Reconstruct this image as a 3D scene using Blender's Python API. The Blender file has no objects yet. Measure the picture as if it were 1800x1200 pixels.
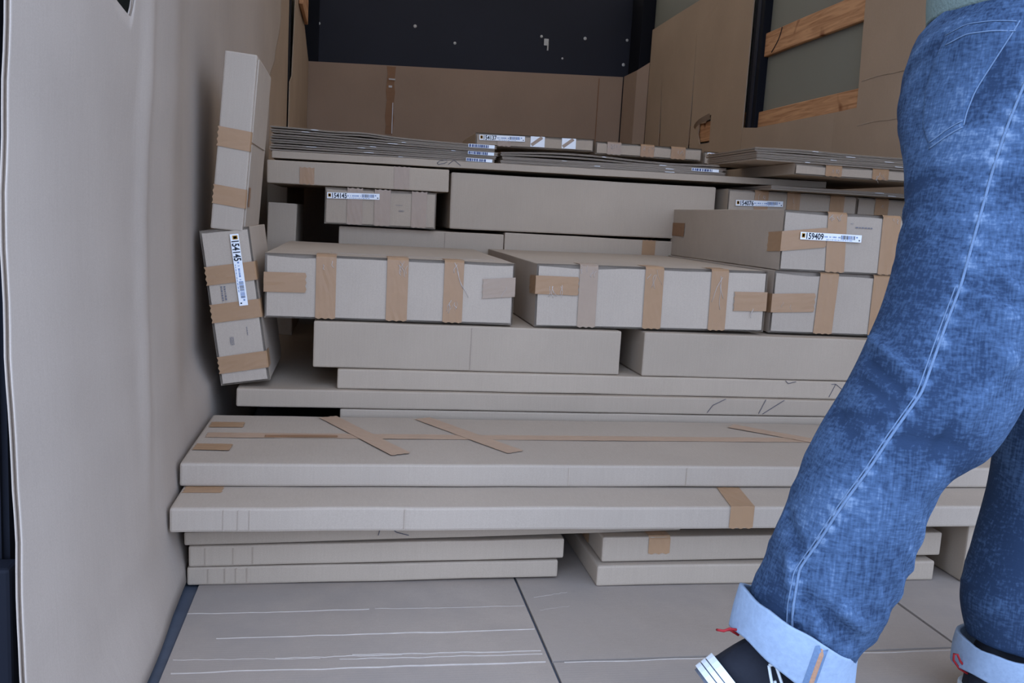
import bpy, bmesh, math, random
from mathutils import Vector, Matrix, noise
from mathutils.bvhtree import BVHTree

random.seed(7)
SC = bpy.context.scene
COL = SC.collection

# ------------------------------------------------------------------ camera
CAM = Vector((0.0, 0.0, 0.715))
cd = bpy.data.cameras.new('camera')
cd.sensor_fit = 'HORIZONTAL'; cd.sensor_width = 36.0; cd.lens = 31.0
cd.clip_start = 0.02; cd.clip_end = 500
cam = bpy.data.objects.new('camera', cd); COL.objects.link(cam)
rx = Vector((0.98297363, -0.17465261, 0.05709032))
up = Vector((-0.03153266, 0.14575326, 0.98881832))
fw = Vector((0.1810208, 0.97378255, -0.13776435))
cam.matrix_world = Matrix(((rx.x, up.x, -fw.x, CAM.x), (rx.y, up.y, -fw.y, CAM.y), (rx.z, up.z, -fw.z, CAM.z), (0, 0, 0, 1)))
SC.camera = cam

# ------------------------------------------------------------------ overcast sky, exposure
W = bpy.data.worlds.new('world'); SC.world = W; W.use_nodes = True
bg = W.node_tree.nodes['Background']
# clear open sky: paler and brighter towards the horizon, deeper overhead
_nt = W.node_tree
_tc = _nt.nodes.new('ShaderNodeTexCoord'); _sx = _nt.nodes.new('ShaderNodeSeparateXYZ'); _cr = _nt.nodes.new('ShaderNodeValToRGB')
_nt.links.new(_tc.outputs['Generated'], _sx.inputs[0]); _nt.links.new(_sx.outputs['Z'], _cr.inputs['Fac']); _nt.links.new(_cr.outputs['Color'], bg.inputs['Color'])
_e = _cr.color_ramp.elements
_e[0].position = 0.0; _e[0].color = (1.58, 2.02, 3.02, 1)
_e[1].position = 1.0; _e[1].color = (1.10, 1.44, 2.2, 1)
_m = _cr.color_ramp.elements.new(0.28); _m.color = (1.36, 1.76, 2.66, 1)
bg.inputs['Strength'].default_value = 1.0
SC.view_settings.view_transform = 'Standard'
SC.view_settings.look = 'None'
SC.view_settings.gamma = 1.0
SC.view_settings.use_curve_mapping = False
SC.view_settings.exposure = 0.72
SC.cycles.max_bounces = 16
SC.cycles.diffuse_bounces = 10

# ------------------------------------------------------------------ materials
MATS = {}
def new_mat(name):
    m = bpy.data.materials.new(name); m.use_nodes = True
    nt = m.node_tree; b = nt.nodes['Principled BSDF']
    MATS[name] = m
    return m, nt, b

def N(nt, kind, **kw):
    n = nt.nodes.new(kind)
    for k, v in kw.items():
        if hasattr(n, k) and k not in n.inputs: setattr(n, k, v)
        else: n.inputs[k].default_value = v
    return n

def plain(name, col, rough=0.6, spec=0.3, metal=0.0, noise_amt=0.0, scale=20, bump=0.0, trans=0.0):
    m, nt, b = new_mat(name)
    b.inputs['Roughness'].default_value = rough
    b.inputs['Specular IOR Level'].default_value = spec
    b.inputs['Metallic'].default_value = metal
    c = (*col, 1)
    b.inputs['Base Color'].default_value = c
    tc = N(nt, 'ShaderNodeTexCoord')
    if noise_amt or bump:
        nz = N(nt, 'ShaderNodeTexNoise'); nz.inputs['Scale'].default_value = scale; nz.inputs['Detail'].default_value = 5
        nt.links.new(tc.outputs['Object'], nz.inputs['Vector'])
        if noise_amt:
            mx = N(nt, 'ShaderNodeMix', data_type='RGBA')
            mx.inputs[6].default_value = tuple(x * (1 - noise_amt) for x in col) + (1,)
            mx.inputs[7].default_value = tuple(min(1, x * (1 + noise_amt)) for x in col) + (1,)
            nt.links.new(nz.outputs['Fac'], mx.inputs[0]); nt.links.new(mx.outputs[2], b.inputs['Base Color'])
        if bump:
            bp = N(nt, 'ShaderNodeBump'); bp.inputs['Strength'].default_value = bump; bp.inputs['Distance'].default_value = 0.004
            nt.links.new(nz.outputs['Fac'], bp.inputs['Height']); nt.links.new(bp.outputs['Normal'], b.inputs['Normal'])
    return m

def kraft(name, col, axis='X', flute=0.03, dirt=0.0, stain=None):
    """corrugated board: mottled fibres, faint flute lines, slight variation per object"""
    m, nt, b = new_mat(name)
    L = nt.links.new
    b.inputs['Roughness'].default_value = 0.82
    b.inputs['Specular IOR Level'].default_value = 0.18
    tc = N(nt, 'ShaderNodeTexCoord'); oi = N(nt, 'ShaderNodeObjectInfo')
    big = N(nt, 'ShaderNodeTexNoise'); big.inputs['Scale'].default_value = 3.2; big.inputs['Detail'].default_value = 4
    L(tc.outputs['Object'], big.inputs['Vector'])
    mp = N(nt, 'ShaderNodeMapping')
    mp.inputs['Scale'].default_value = {'X': (260, 40, 18), 'Y': (40, 260, 18), 'Z': (30, 30, 260)}[axis]
    L(tc.outputs['Object'], mp.inputs['Vector'])
    fib = N(nt, 'ShaderNodeTexNoise'); fib.inputs['Scale'].default_value = 1.0; fib.inputs['Detail'].default_value = 6
    L(mp.outputs['Vector'], fib.inputs['Vector'])
    grain = N(nt, 'ShaderNodeTexNoise'); grain.inputs['Scale'].default_value = 520; grain.inputs['Detail'].default_value = 3
    L(tc.outputs['Object'], grain.inputs['Vector'])
    def mul(a, lo, hi):
        r = N(nt, 'ShaderNodeMapRange'); r.inputs['From Min'].default_value = 0.25; r.inputs['From Max'].default_value = 0.75
        r.inputs['To Min'].default_value = lo; r.inputs['To Max'].default_value = hi
        L(a, r.inputs['Value']); return r.outputs['Result']
    v1 = mul(big.outputs['Fac'], 0.93 - dirt, 1.06); v2 = mul(fib.outputs['Fac'], 0.975, 1.025); v3 = mul(grain.outputs['Fac'], 0.94, 1.06)
    r = N(nt, 'ShaderNodeMapRange'); r.inputs['To Min'].default_value = 0.94; r.inputs['To Max'].default_value = 1.06
    L(oi.outputs['Random'], r.inputs['Value'])
    prod = r.outputs['Result']
    for v in (v1, v2, v3):
        q = N(nt, 'ShaderNodeMath', operation='MULTIPLY'); L(prod, q.inputs[0]); L(v, q.inputs[1]); prod = q.outputs[0]
    mx = N(nt, 'ShaderNodeVectorMath', operation='SCALE'); mx.inputs[0].default_value = col; L(prod, mx.inputs['Scale'])
    out = mx.outputs[0]
    if stain:
        sn = N(nt, 'ShaderNodeTexNoise'); sn.inputs['Scale'].default_value = 1.7; sn.inputs['Detail'].default_value = 7; sn.inputs['Roughness'].default_value = 0.65
        L(tc.outputs['Object'], sn.inputs['Vector'])
        rr = N(nt, 'ShaderNodeMapRange'); rr.inputs['From Min'].default_value = 0.42; rr.inputs['From Max'].default_value = 0.70; L(sn.outputs['Fac'], rr.inputs['Value'])
        mm = N(nt, 'ShaderNodeMix', data_type='RGBA'); L(rr.outputs['Result'], mm.inputs[0]); L(out, mm.inputs[6]); mm.inputs[7].default_value = (*stain, 1)
        out = mm.outputs[2]
    L(out, b.inputs['Base Color'])
    wv = N(nt, 'ShaderNodeTexWave', wave_type='BANDS', bands_direction=axis, wave_profile='SIN')
    wv.inputs['Scale'].default_value = 45; wv.inputs['Distortion'].default_value = 1.2; wv.inputs['Detail'].default_value = 1
    L(tc.outputs['Object'], wv.inputs['Vector'])
    ad = N(nt, 'ShaderNodeMath', operation='ADD'); L(wv.outputs['Fac'], ad.inputs[0]); L(fib.outputs['Fac'], ad.inputs[1])
    bp = N(nt, 'ShaderNodeBump'); bp.inputs['Strength'].default_value = flute; bp.inputs['Distance'].default_value = 0.001
    L(ad.outputs[0], bp.inputs['Height']); L(bp.outputs['Normal'], b.inputs['Normal'])
    return m

KCOL = (0.405, 0.318, 0.230)
kraft('kraft', KCOL)
kraft('kraft_pale', (0.43, 0.346, 0.262))
kraft('kraft_wall', (0.385, 0.312, 0.245), axis='Y', flute=0.02)
kraft('kraft_brown', (0.385, 0.285, 0.198), axis='Y', flute=0.02)
kraft('kraft_back', (0.36, 0.255, 0.182), axis='X', flute=0.02)
kraft('kraft_floor', (0.37, 0.298, 0.232), axis='Y', flute=0.06, dirt=0.12, stain=(0.275, 0.232, 0.195))
plain('crease', (0.45, 0.38, 0.31), 0.8, 0.15, noise_amt=0.2, scale=60)
plain('core', (0.36, 0.28, 0.21), 0.9, 0.1, noise_amt=0.15, scale=300)

def tape_mat(name, col, rough=0.3):
    m, nt, b = new_mat(name); L = nt.links.new
    b.inputs['Roughness'].default_value = rough
    b.inputs['Specular IOR Level'].default_value = 0.3
    tc = N(nt, 'ShaderNodeTexCoord')
    nz = N(nt, 'ShaderNodeTexNoise'); nz.inputs['Scale'].default_value = 26; nz.inputs['Detail'].default_value = 4; nz.inputs['Distortion'].default_value = 1.5
    L(tc.outputs['Object'], nz.inputs['Vector'])
    mx = N(nt, 'ShaderNodeMix', data_type='RGBA')
    mx.inputs[6].default_value = tuple(x * 0.94 for x in col) + (1,); mx.inputs[7].default_value = tuple(x * 1.06 for x in col) + (1,)
    L(nz.outputs['Fac'], mx.inputs[0]); L(mx.outputs[2], b.inputs['Base Color'])
    bp = N(nt, 'ShaderNodeBump'); bp.inputs['Strength'].default_value = 0.08; bp.inputs['Distance'].default_value = 0.004
    L(nz.outputs['Fac'], bp.inputs['Height']); L(bp.outputs['Normal'], b.inputs['Normal'])
    return m
tape_mat('tape', (0.36, 0.210, 0.108), 0.42)
tape_mat('tape_pale', (0.365, 0.26, 0.178), 0.38)
tape_mat('tape_mid', (0.42, 0.275, 0.175), 0.4)
tape_mat('tape_dark', (0.26, 0.135, 0.065), 0.6)
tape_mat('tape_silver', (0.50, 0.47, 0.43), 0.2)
tape_mat('tape_shine', (0.50, 0.42, 0.35), 0.15)  # pale colour stands in for glare on wrinkled tape
plain('label_white', (0.84, 0.84, 0.82), 0.45, 0.4)
plain('ink', (0.012, 0.013, 0.02), 0.5)
plain('ink_blue', (0.16, 0.24, 0.42), 0.5)
plain('ink_navy', (0.05, 0.07, 0.16), 0.5)
plain('ink_grey', (0.16, 0.15, 0.16), 0.5)
plain('ink_orange', (0.55, 0.27, 0.03), 0.5)
plain('pen', (0.11, 0.10, 0.11), 0.5)
plain('navy', (0.015, 0.0165, 0.026), 0.6, 0.25, noise_amt=0.35, scale=1.5)
plain('frame_dark', (0.0055, 0.0062, 0.010), 0.7, 0.15, noise_amt=0.2, scale=3)
plain('grey_panel', (0.22, 0.22, 0.18), 0.6, 0.3, noise_amt=0.04, scale=4)
def roof_mat():
    # unseen roof, its translucency made up to add light on the box tops
    m, nt, b = new_mat('roof'); L = nt.links.new
    b.inputs['Base Color'].default_value = (0.55, 0.51, 0.45, 1); b.inputs['Roughness'].default_value = 0.6
    tr = N(nt, 'ShaderNodeBsdfTranslucent'); tr.inputs['Color'].default_value = (0.95, 0.70, 0.46, 1)
    mx = N(nt, 'ShaderNodeMixShader'); mx.inputs[0].default_value = 0.26
    L(b.outputs[0], mx.inputs[1]); L(tr.outputs[0], mx.inputs[2])
    L(mx.outputs[0], nt.nodes['Material Output'].inputs['Surface'])
roof_mat()
plain('floor_steel', (0.075, 0.085, 0.105), 0.55, 0.4, noise_amt=0.25, scale=30)
plain('concrete', (0.46, 0.45, 0.43), 0.9, 0.2, noise_amt=0.2, scale=8)  # unseen yard ground, lightened to bounce more light into the truck
plain('rivet', (0.55, 0.55, 0.53), 0.4, 0.5)
plain('denim_light', (0.25, 0.315, 0.40), 0.85, 0.1, noise_amt=0.16, scale=140, bump=0.25)
plain('denim_thread', (0.118, 0.172, 0.255), 0.8, 0.1, noise_amt=0.25, scale=300)
plain('thread_orange', (0.36, 0.20, 0.12), 0.8, 0.1, noise_amt=0.3, scale=400)
plain('shoe_black', (0.012, 0.013, 0.018), 0.75, 0.2, noise_amt=0.2, scale=200, bump=0.1)
plain('rubber_white', (0.66, 0.69, 0.68), 0.5, 0.4, noise_amt=0.05, scale=30)
plain('rubber_grey', (0.10, 0.11, 0.13), 0.6, 0.3)
plain('red', (0.30, 0.012, 0.015), 0.6, 0.3)
plain('sweater', (0.185, 0.235, 0.205), 0.95, 0.05, noise_amt=0.2, scale=250, bump=0.5)
plain('skin', (0.50, 0.30, 0.21), 0.55, 0.35)
plain('hair', (0.05, 0.03, 0.018), 0.7, 0.3, noise_amt=0.3, scale=120)

def wood_mat():
    m, nt, b = new_mat('wood'); L = nt.links.new
    b.inputs['Roughness'].default_value = 0.65; b.inputs['Specular IOR Level'].default_value = 0.25
    tc = N(nt, 'ShaderNodeTexCoord'); mp = N(nt, 'ShaderNodeMapping'); mp.inputs['Scale'].default_value = (8, 2.2, 30)
    L(tc.outputs['Object'], mp.inputs['Vector'])
    nz = N(nt, 'ShaderNodeTexNoise'); nz.inputs['Scale'].default_value = 1.6; nz.inputs['Detail'].default_value = 6; nz.inputs['Distortion'].default_value = 1.2
    L(mp.outputs['Vector'], nz.inputs['Vector'])
    cr = N(nt, 'ShaderNodeValToRGB')
    cr.color_ramp.elements[0].position = 0.3; cr.color_ramp.elements[0].color = (0.36, 0.17, 0.075, 1)
    cr.color_ramp.elements[1].position = 0.62; cr.color_ramp.elements[1].color = (0.62, 0.34, 0.17, 1)
    L(nz.outputs['Fac'], cr.inputs['Fac'])
    vo = N(nt, 'ShaderNodeTexNoise'); vo.inputs['Scale'].default_value = 9; vo.inputs['Detail'].default_value = 1; L(tc.outputs['Object'], vo.inputs['Vector'])
    rr = N(nt, 'ShaderNodeMapRange'); rr.inputs['From Min'].default_value = 0.66; rr.inputs['From Max'].default_value = 0.74; L(vo.outputs['Fac'], rr.inputs['Value'])
    mm = N(nt, 'ShaderNodeMix', data_type='RGBA'); L(rr.outputs['Result'], mm.inputs[0]); L(cr.outputs['Color'], mm.inputs[6]); mm.inputs[7].default_value = (0.22, 0.08, 0.03, 1)
    L(mm.outputs[2], b.inputs['Base Color'])
wood_mat()

def denim_mat():
    m, nt, b = new_mat('denim'); L = nt.links.new
    b.inputs['Roughness'].default_value = 0.9; b.inputs['Specular IOR Level'].default_value = 0.08
    tc = N(nt, 'ShaderNodeTexCoord')
    # worn, faded areas; the attribute also carries painted shade of the far leg
    big = N(nt, 'ShaderNodeTexNoise'); big.inputs['Scale'].default_value = 7; big.inputs['Detail'].default_value = 4; L(tc.outputs['Object'], big.inputs['Vector'])
    at = N(nt, 'ShaderNodeAttribute', attribute_name='wear_shade')
    mp = N(nt, 'ShaderNodeMapping'); mp.inputs['Scale'].default_value = (90, 90, 300); mp.inputs['Rotation'].default_value = (0, 0.5, 0); L(tc.outputs['Object'], mp.inputs['Vector'])
    st = N(nt, 'ShaderNodeTexNoise'); st.inputs['Scale'].default_value = 1; st.inputs['Detail'].default_value = 5; L(mp.outputs['Vector'], st.inputs['Vector'])
    a = N(nt, 'ShaderNodeMath', operation='MULTIPLY_ADD'); L(big.outputs['Fac'], a.inputs[0]); a.inputs[1].default_value = 0.9; a.inputs[2].default_value = -0.28
    mp2 = N(nt, 'ShaderNodeMapping'); mp2.inputs['Scale'].default_value = (330, 330, 45); mp2.inputs['Rotation'].default_value = (0, -0.25, 0); L(tc.outputs['Object'], mp2.inputs['Vector'])
    st2 = N(nt, 'ShaderNodeTexNoise'); st2.inputs['Scale'].default_value = 1; st2.inputs['Detail'].default_value = 4; L(mp2.outputs['Vector'], st2.inputs['Vector'])
    s0 = N(nt, 'ShaderNodeMath', operation='ADD'); L(st.outputs['Fac'], s0.inputs[0]); L(st2.outputs['Fac'], s0.inputs[1])
    s2 = N(nt, 'ShaderNodeMath', operation='MULTIPLY_ADD'); L(s0.outputs[0], s2.inputs[0]); s2.inputs[1].default_value = 0.75; s2.inputs[2].default_value = -0.75
    c = N(nt, 'ShaderNodeMath', operation='ADD'); L(a.outputs[0], c.inputs[0]); L(s2.outputs[0], c.inputs[1])
    d = N(nt, 'ShaderNodeMath', operation='ADD'); L(c.outputs[0], d.inputs[0]); L(at.outputs['Fac'], d.inputs[1])
    cr = N(nt, 'ShaderNodeValToRGB'); e = cr.color_ramp.elements
    e[0].position = 0.0; e[0].color = (0.020, 0.036, 0.070, 1)
    e[1].position = 1.0; e[1].color = (0.225, 0.300, 0.395, 1)
    mid = cr.color_ramp.elements.new(0.42); mid.color = (0.060, 0.102, 0.176, 1)
    L(d.outputs[0], cr.inputs['Fac']); L(cr.outputs['Color'], b.inputs['Base Color'])
    bp = N(nt, 'ShaderNodeBump'); bp.inputs['Strength'].default_value = 0.35; bp.inputs['Distance'].default_value = 0.003
    L(st.outputs['Fac'], bp.inputs['Height']); L(bp.outputs['Normal'], b.inputs['Normal'])
denim_mat()

# ------------------------------------------------------------------ object helpers
def prop(o, label=None, cat=None, group=None, kind=None):
    if label: o['label'] = label
    if cat: o['category'] = cat
    if group: o['group'] = group
    if kind: o['kind'] = kind
    return o

def link(name, me, mats, parent=None):
    o = bpy.data.objects.new(name, me); COL.objects.link(o)
    for m in (mats if isinstance(mats, (list, tuple)) else [mats]): me.materials.append(MATS[m])
    if parent is not None: o.parent = parent
    return o

def from_bm(name, bm, mats, parent=None, smooth=False):
    me = bpy.data.meshes.new(name); bm.normal_update(); bm.to_mesh(me); bm.free()
    if smooth:
        for p in me.polygons: p.use_smooth = True
    return link(name, me, mats, parent)

def empty(name, loc, rot=(0, 0, 0)):
    o = bpy.data.objects.new(name, None); COL.objects.link(o)
    o.location = loc; o.rotation_euler = rot; o.empty_display_size = 0.05
    return o

def box_bm(bm, x0, x1, y0, y1, z0, z1, mi=0):
    vs = [bm.verts.new(p) for p in ((x0, y0, z0), (x1, y0, z0), (x1, y1, z0), (x0, y1, z0), (x0, y0, z1), (x1, y0, z1), (x1, y1, z1), (x0, y1, z1))]
    for f in ((0, 3, 2, 1), (4, 5, 6, 7), (0, 1, 5, 4), (1, 2, 6, 5), (2, 3, 7, 6), (3, 0, 4, 7)):
        fc = bm.faces.new([vs[i] for i in f]); fc.material_index = mi
    return vs

def box_obj(name, x0, x1, y0, y1, z0, z1, mat, parent=None, bev=0.0):
    bm = bmesh.new(); box_bm(bm, x0, x1, y0, y1, z0, z1)
    if bev: bmesh.ops.bevel(bm, geom=bm.edges[:], offset=bev, segments=2, affect='EDGES', profile=0.6)
    return from_bm(name, bm, mat, parent)

def structure(o): o['kind'] = 'structure'; return o

def tube_bm(bm, pts, r, n=6, flat=None):
    """round tube along pts; flat=(normal list) squashes it onto a surface"""
    rings = []
    for i, p in enumerate(pts):
        t = (pts[min(i + 1, len(pts) - 1)] - pts[max(i - 1, 0)]).normalized()
        a = Vector((0, 1, 0)) if flat is None else flat[i]
        a = (a - t * a.dot(t)).normalized(); b = t.cross(a)
        ka = 1.0 if flat is None else 0.3
        rings.append([bm.verts.new(p + a * r * ka * math.sin(2 * math.pi * k / n) + b * r * math.cos(2 * math.pi * k / n)) for k in range(n)])
    for i in range(len(rings) - 1):
        for k in range(n): bm.faces.new((rings[i][k], rings[i][(k + 1) % n], rings[i + 1][(k + 1) % n], rings[i + 1][k]))
    bm.faces.new(rings[0][::-1]); bm.faces.new(rings[-1])

# ------------------------------------------------------------------ the truck box
XL, XR, YB, ZT, YO = -0.40, 2.13, 6.72, 2.45, 0.97
structure(box_obj('ground', -60, 60, -60, 60, -1.0, -0.95, 'concrete'))
structure(box_obj('floor', -0.62, 2.35, 0.55, YB + 0.05, -0.16, 0.0, 'floor_steel'))
bm = bmesh.new()
bm.faces.new([bm.verts.new(p) for p in ((-0.46, YO, ZT), (2.19, YO, ZT), (2.19, YB + 0.05, ZT), (-0.46, YB + 0.05, ZT))])
structure(from_bm('ceiling', bm, 'roof'))
structure(box_obj('wall_left', XL - 0.05, XL, YO + 0.05, YB, 0.0, ZT, 'grey_panel'))
structure(box_obj('wall_right', XR, XR + 0.05, YO + 0.05, YB, 0.0, ZT, 'grey_panel'))
wb = structure(box_obj('wall_back', -0.46, 2.19, YB, YB + 0.05, 0.0, ZT, 'navy'))
# rivets and a scratched catch plate on the navy bulkhead
for (x, z, r) in ((-0.289, 2.017, 0.012), (0.397, 2.061, 0.013), (0.693, 1.968, 0.011), (1.34, 2.075, 0.011), (1.676, 2.09, 0.013), (2.005, 2.107, 0.011), (1.99, 1.925, 0.013), (1.51, 1.93, 0.008)):
    bm = bmesh.new(); bmesh.ops.create_uvsphere(bm, u_segments=8, v_segments=5, radius=r)
    for v in bm.verts: v.co = Vector((v.co.x + x, v.co.y * 0.5 + YB, v.co.z + z))
    from_bm('rivet', bm, 'rivet', wb)
box_obj('catch_plate', 1.36, 1.395, YB - 0.012, YB, 2.01, 2.06, 'rivet', wb, 0.004)
box_obj('catch_plate', 1.385, 1.395, YB - 0.014, YB, 1.975, 2.03, 'rivet', wb, 0.003)
# posts: rear door frame, corner posts, mid post of the right wall
bm = bmesh.new(); box_bm(bm, -0.62, -0.348, 0.968, 1.03, -0.3, ZT)
bmesh.ops.bevel(bm, geom=bm.edges[:], offset=0.006, segments=2, affect='EDGES')
structure(from_bm('trim_1', bm, 'frame_dark'))
structure(box_obj('trim_2', -0.62, -0.335, 0.936, 0.967, -0.3, 0.33, 'frame_dark', None, 0.004))
structure(box_obj('trim_3', 2.13, 2.35, 0.965, 1.03, -0.3, ZT, 'frame_dark', None, 0.006))
structure(box_obj('trim_4', XL, -0.285, 6.688, YB, 0.0, ZT, 'frame_dark', None, 0.006))
structure(box_obj('trim_5', 2.03, XR, 6.46, YB, 0.0, ZT, 'frame_dark', None, 0.006))
t6 = structure(box_obj('trim_6', 2.085, XR, 4.525, 4.64, 0.0, ZT, 'frame_dark', None, 0.004))
box_obj('rib', 2.081, 2.086, 4.565, 4.60, 0.0, ZT, 'navy', t6, 0.002)
structure(box_obj('trim_7', -0.62, 2.35, YO, YO + 0.06, ZT - 0.14, ZT, 'frame_dark', None, 0.006))
structure(box_obj('trim_8', XL, -0.362, 4.96, 5.06, 0.0, ZT, 'frame_dark', None, 0.004))

# ------------------------------------------------------------------ sheets of board
def poly_sheet(name, outer, holes, to3d, thick, mat, parent=None, cut=0.25, amp=0.003):
    """flat board with a cut outline and holes; outline in 2-D, to3d(u,v,k) lifts it, k=0 front k=1 back"""
    bm = bmesh.new(); edges = []
    for loop in [outer] + holes:
        vs = [bm.verts.new((u, v, 0)) for u, v in loop]
        for i in range(len(vs)): edges.append(bm.edges.new((vs[i], vs[(i + 1) % len(vs)])))
    bmesh.ops.triangle_fill(bm, use_beauty=True, edges=edges)
    us = [p[0] for p in outer]; vs_ = [p[1] for p in outer]
    for ax, lo, hi in ((0, min(us), max(us)), (1, min(vs_), max(vs_))):
        k = lo + cut
        while k < hi:
            pl = Vector((k, 0, 0)) if ax == 0 else Vector((0, k, 0))
            no = Vector((1, 0, 0)) if ax == 0 else Vector((0, 1, 0))
            bmesh.ops.bisect_plane(bm, geom=bm.verts[:] + bm.edges[:] + bm.faces[:], plane_co=pl, plane_no=no, dist=1e-5)
            k += cut
    ext = bmesh.ops.extrude_face_region(bm, geom=bm.faces[:])
    back = {v for v in ext['geom'] if isinstance(v, bmesh.types.BMVert)}
    for v in bm.verts:
        u, w = v.co.x, v.co.y
        n = noise.noise(Vector((u * 2.3, w * 1.7, hash(name) % 7 * 0 + len(name) * 1.3))) * amp
        v.co = to3d(u, w, 1.0 if v in back else 0.0, n)
    bmesh.ops.recalc_face_normals(bm, faces=bm.faces[:])
    return from_bm(name, bm, mat, parent)

def on_right(x, t=0.006): return lambda u, v, k, n: Vector((x + k * t + n, u, v))
def on_left(x, t=0.006): return lambda u, v, k, n: Vector((x - k * t + n, u, v))
def on_back(y, t=0.006): return lambda u, v, k, n: Vector((u, y + k * t + n, v))

# right wall boards
def bulge_right(u): return 2.104 - 0.031 * min(1, max(0, (u - 3.7) / 0.75)) + 0.025 * min(1, max(0, (u - 4.66) / 0.6))
o = poly_sheet('cardboard_sheet', [(0.99, 0.0), (4.642, 0.0), (4.642, 1.278), (4.47, 1.262), (3.56, 1.268), (3.562, 1.36), (3.575, 1.60), (3.60, 2.30), (0.99, 2.30)], [], lambda u, v, k, n: Vector((bulge_right(u) - 0.005 * (u < 3.7) + k * 0.004 + n * 0.3, u, v)), 0.006, 'kraft_brown')
prop(o, 'brown cardboard sheet behind the walking person, cut out around the two wooden slats', 'cardboard sheet', 'cardboard lining of the truck walls')
for (ya, za, yb, zb) in ((3.54, 1.375, 2.2, 1.385), (3.54, 1.19, 2.2, 1.21)):
    bm = bmesh.new(); tube_bm(bm, [Vector((2.0985, ya + (yb - ya) * i / 12, za + (zb - za) * i / 12 + 0.004 * math.sin(i * 1.7))) for i in range(13)], 0.0014, 5)
    from_bm('crease_line', bm, 'kraft_pale', o)
o = poly_sheet('cardboard_sheet', [(4.645, 0.0), (5.455, 0.0), (5.475, 1.25), (5.51, 1.97), (5.505, 1.25), (5.492, 0.0), (6.03, 0.0), (6.045, 1.30), (6.115, 1.80), (6.08, 1.30), (6.065, 0.0), (6.40, 0.0), (6.40, 2.13), (5.5, 2.14), (4.95, 2.05), (4.645, 2.06)],
               [[(5.14, 1.235), (5.30, 1.237), (5.345, 1.30), (5.34, 1.365), (5.25, 1.36), (5.20, 1.395), (5.155, 1.40)]], lambda u, v, k, n: Vector((bulge_right(u) + k * 0.006 + n * min(1, (u - 4.6) * 2), u, v)), 0.006, 'kraft_brown', amp=0.006)
prop(o, 'cardboard sheet with vertical slits and a torn hole near the back corner', 'cardboard sheet', 'cardboard lining of the truck walls')
bm = bmesh.new()
for i in range(7):
    t = i / 6
    a = Vector((2.097 - 0.03 * math.sin(t * 2.6), 5.16 + 0.2 * t, 1.375 - 0.045 * t)); b_ = a + Vector((-0.012, 0.0, 0.035 - 0.02 * t))
    bm.verts.new(a); bm.verts.new(b_)
bm.verts.ensure_lookup_table()
for i in range(6): bm.faces.new([bm.verts[k] for k in (2 * i, 2 * i + 2, 2 * i + 3, 2 * i + 1)])
bmesh.ops.solidify(bm, geom=bm.faces[:], thickness=0.005)
from_bm('torn_flap', bm, 'kraft_brown', o)
# corner piece that folds from the back board to the side board
o = poly_sheet('cardboard_sheet', [(0.0, 0.0), (0.32, 0.0), (0.32, 1.90), (0.23, 1.845), (0.0, 1.828)], [], lambda u, v, k, n: Vector(((1.985 + u * 0.13) if u < 0.23 else 2.015 + (u - 0.23) * 0.86, (6.662 - u * 0.97) if u < 0.23 else 6.439 - (u - 0.23) * 0.42, v)) + Vector((k * 0.004, k * 0.003, 0)), 0.006, 'kraft_back', cut=0.115)
prop(o, 'narrow cardboard strip folded across the back corner of the truck', 'cardboard sheet', 'cardboard lining of the truck walls')
# back board
o = poly_sheet('cardboard_sheet', [(-0.375, 0.0), (1.98, 0.0), (1.98, 1.826), (0.8, 1.782), (-0.30, 1.744), (-0.375, 1.742)], [], on_back(6.672), 0.006, 'kraft_back')
prop(o, 'wide cardboard sheet across the back wall below the navy panel', 'cardboard sheet', 'cardboard lining of the truck walls')
bm = bmesh.new()
for i in range(9):
    z = 1.755 - 0.06 * i
    for s in (-1, 1): bm.verts.new((0.235 + s * 0.029 + 0.005 * math.sin(i * 2.1 + s), 6.669 - 0.002 * (i % 2), z))
bm.verts.ensure_lookup_table()
for i in range(8): bm.faces.new([bm.verts[k] for k in (2 * i, 2 * i + 2, 2 * i + 3, 2 * i + 1)])
from_bm('tape', bm, 'tape_dark', o)
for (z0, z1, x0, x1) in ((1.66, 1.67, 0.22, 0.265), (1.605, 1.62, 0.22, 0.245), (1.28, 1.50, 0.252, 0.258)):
    box_obj('tape_glare', x0, x1, 6.662, 6.667, z0, z1, 'tape_silver', o)  # pale slivers imitate glare lines on the tape
box_obj('seam', 1.79, 1.796, 6.667, 6.669, 0.3, 1.80, 'tape_dark', o)

# far part of the left wall
o = poly_sheet('cardboard_sheet', [(3.45, 0.0), (4.93, 0.0), (4.94, 1.2), (4.95, 2.2), (3.45, 2.2)], [], on_left(-0.366), 0.006, 'kraft_brown', amp=0.004)
prop(o, 'narrow view of a cardboard sheet behind the wavy near sheet', 'cardboard sheet', 'cardboard lining of the truck walls')
o = poly_sheet('cardboard_sheet', [(4.90, 0.0), (6.66, 0.0), (6.66, 1.745), (6.3, 1.84), (5.62, 1.98), (5.35, 2.2), (5.2, 1.8), (5.08, 1.41), (4.94, 1.36), (4.90, 1.0)], [], on_left(-0.352), 0.006, 'kraft_brown', amp=0.003)
prop(o, 'cardboard sheet with a ragged slanting edge beside the navy back panel', 'cardboard sheet', 'cardboard lining of the truck walls')

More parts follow.
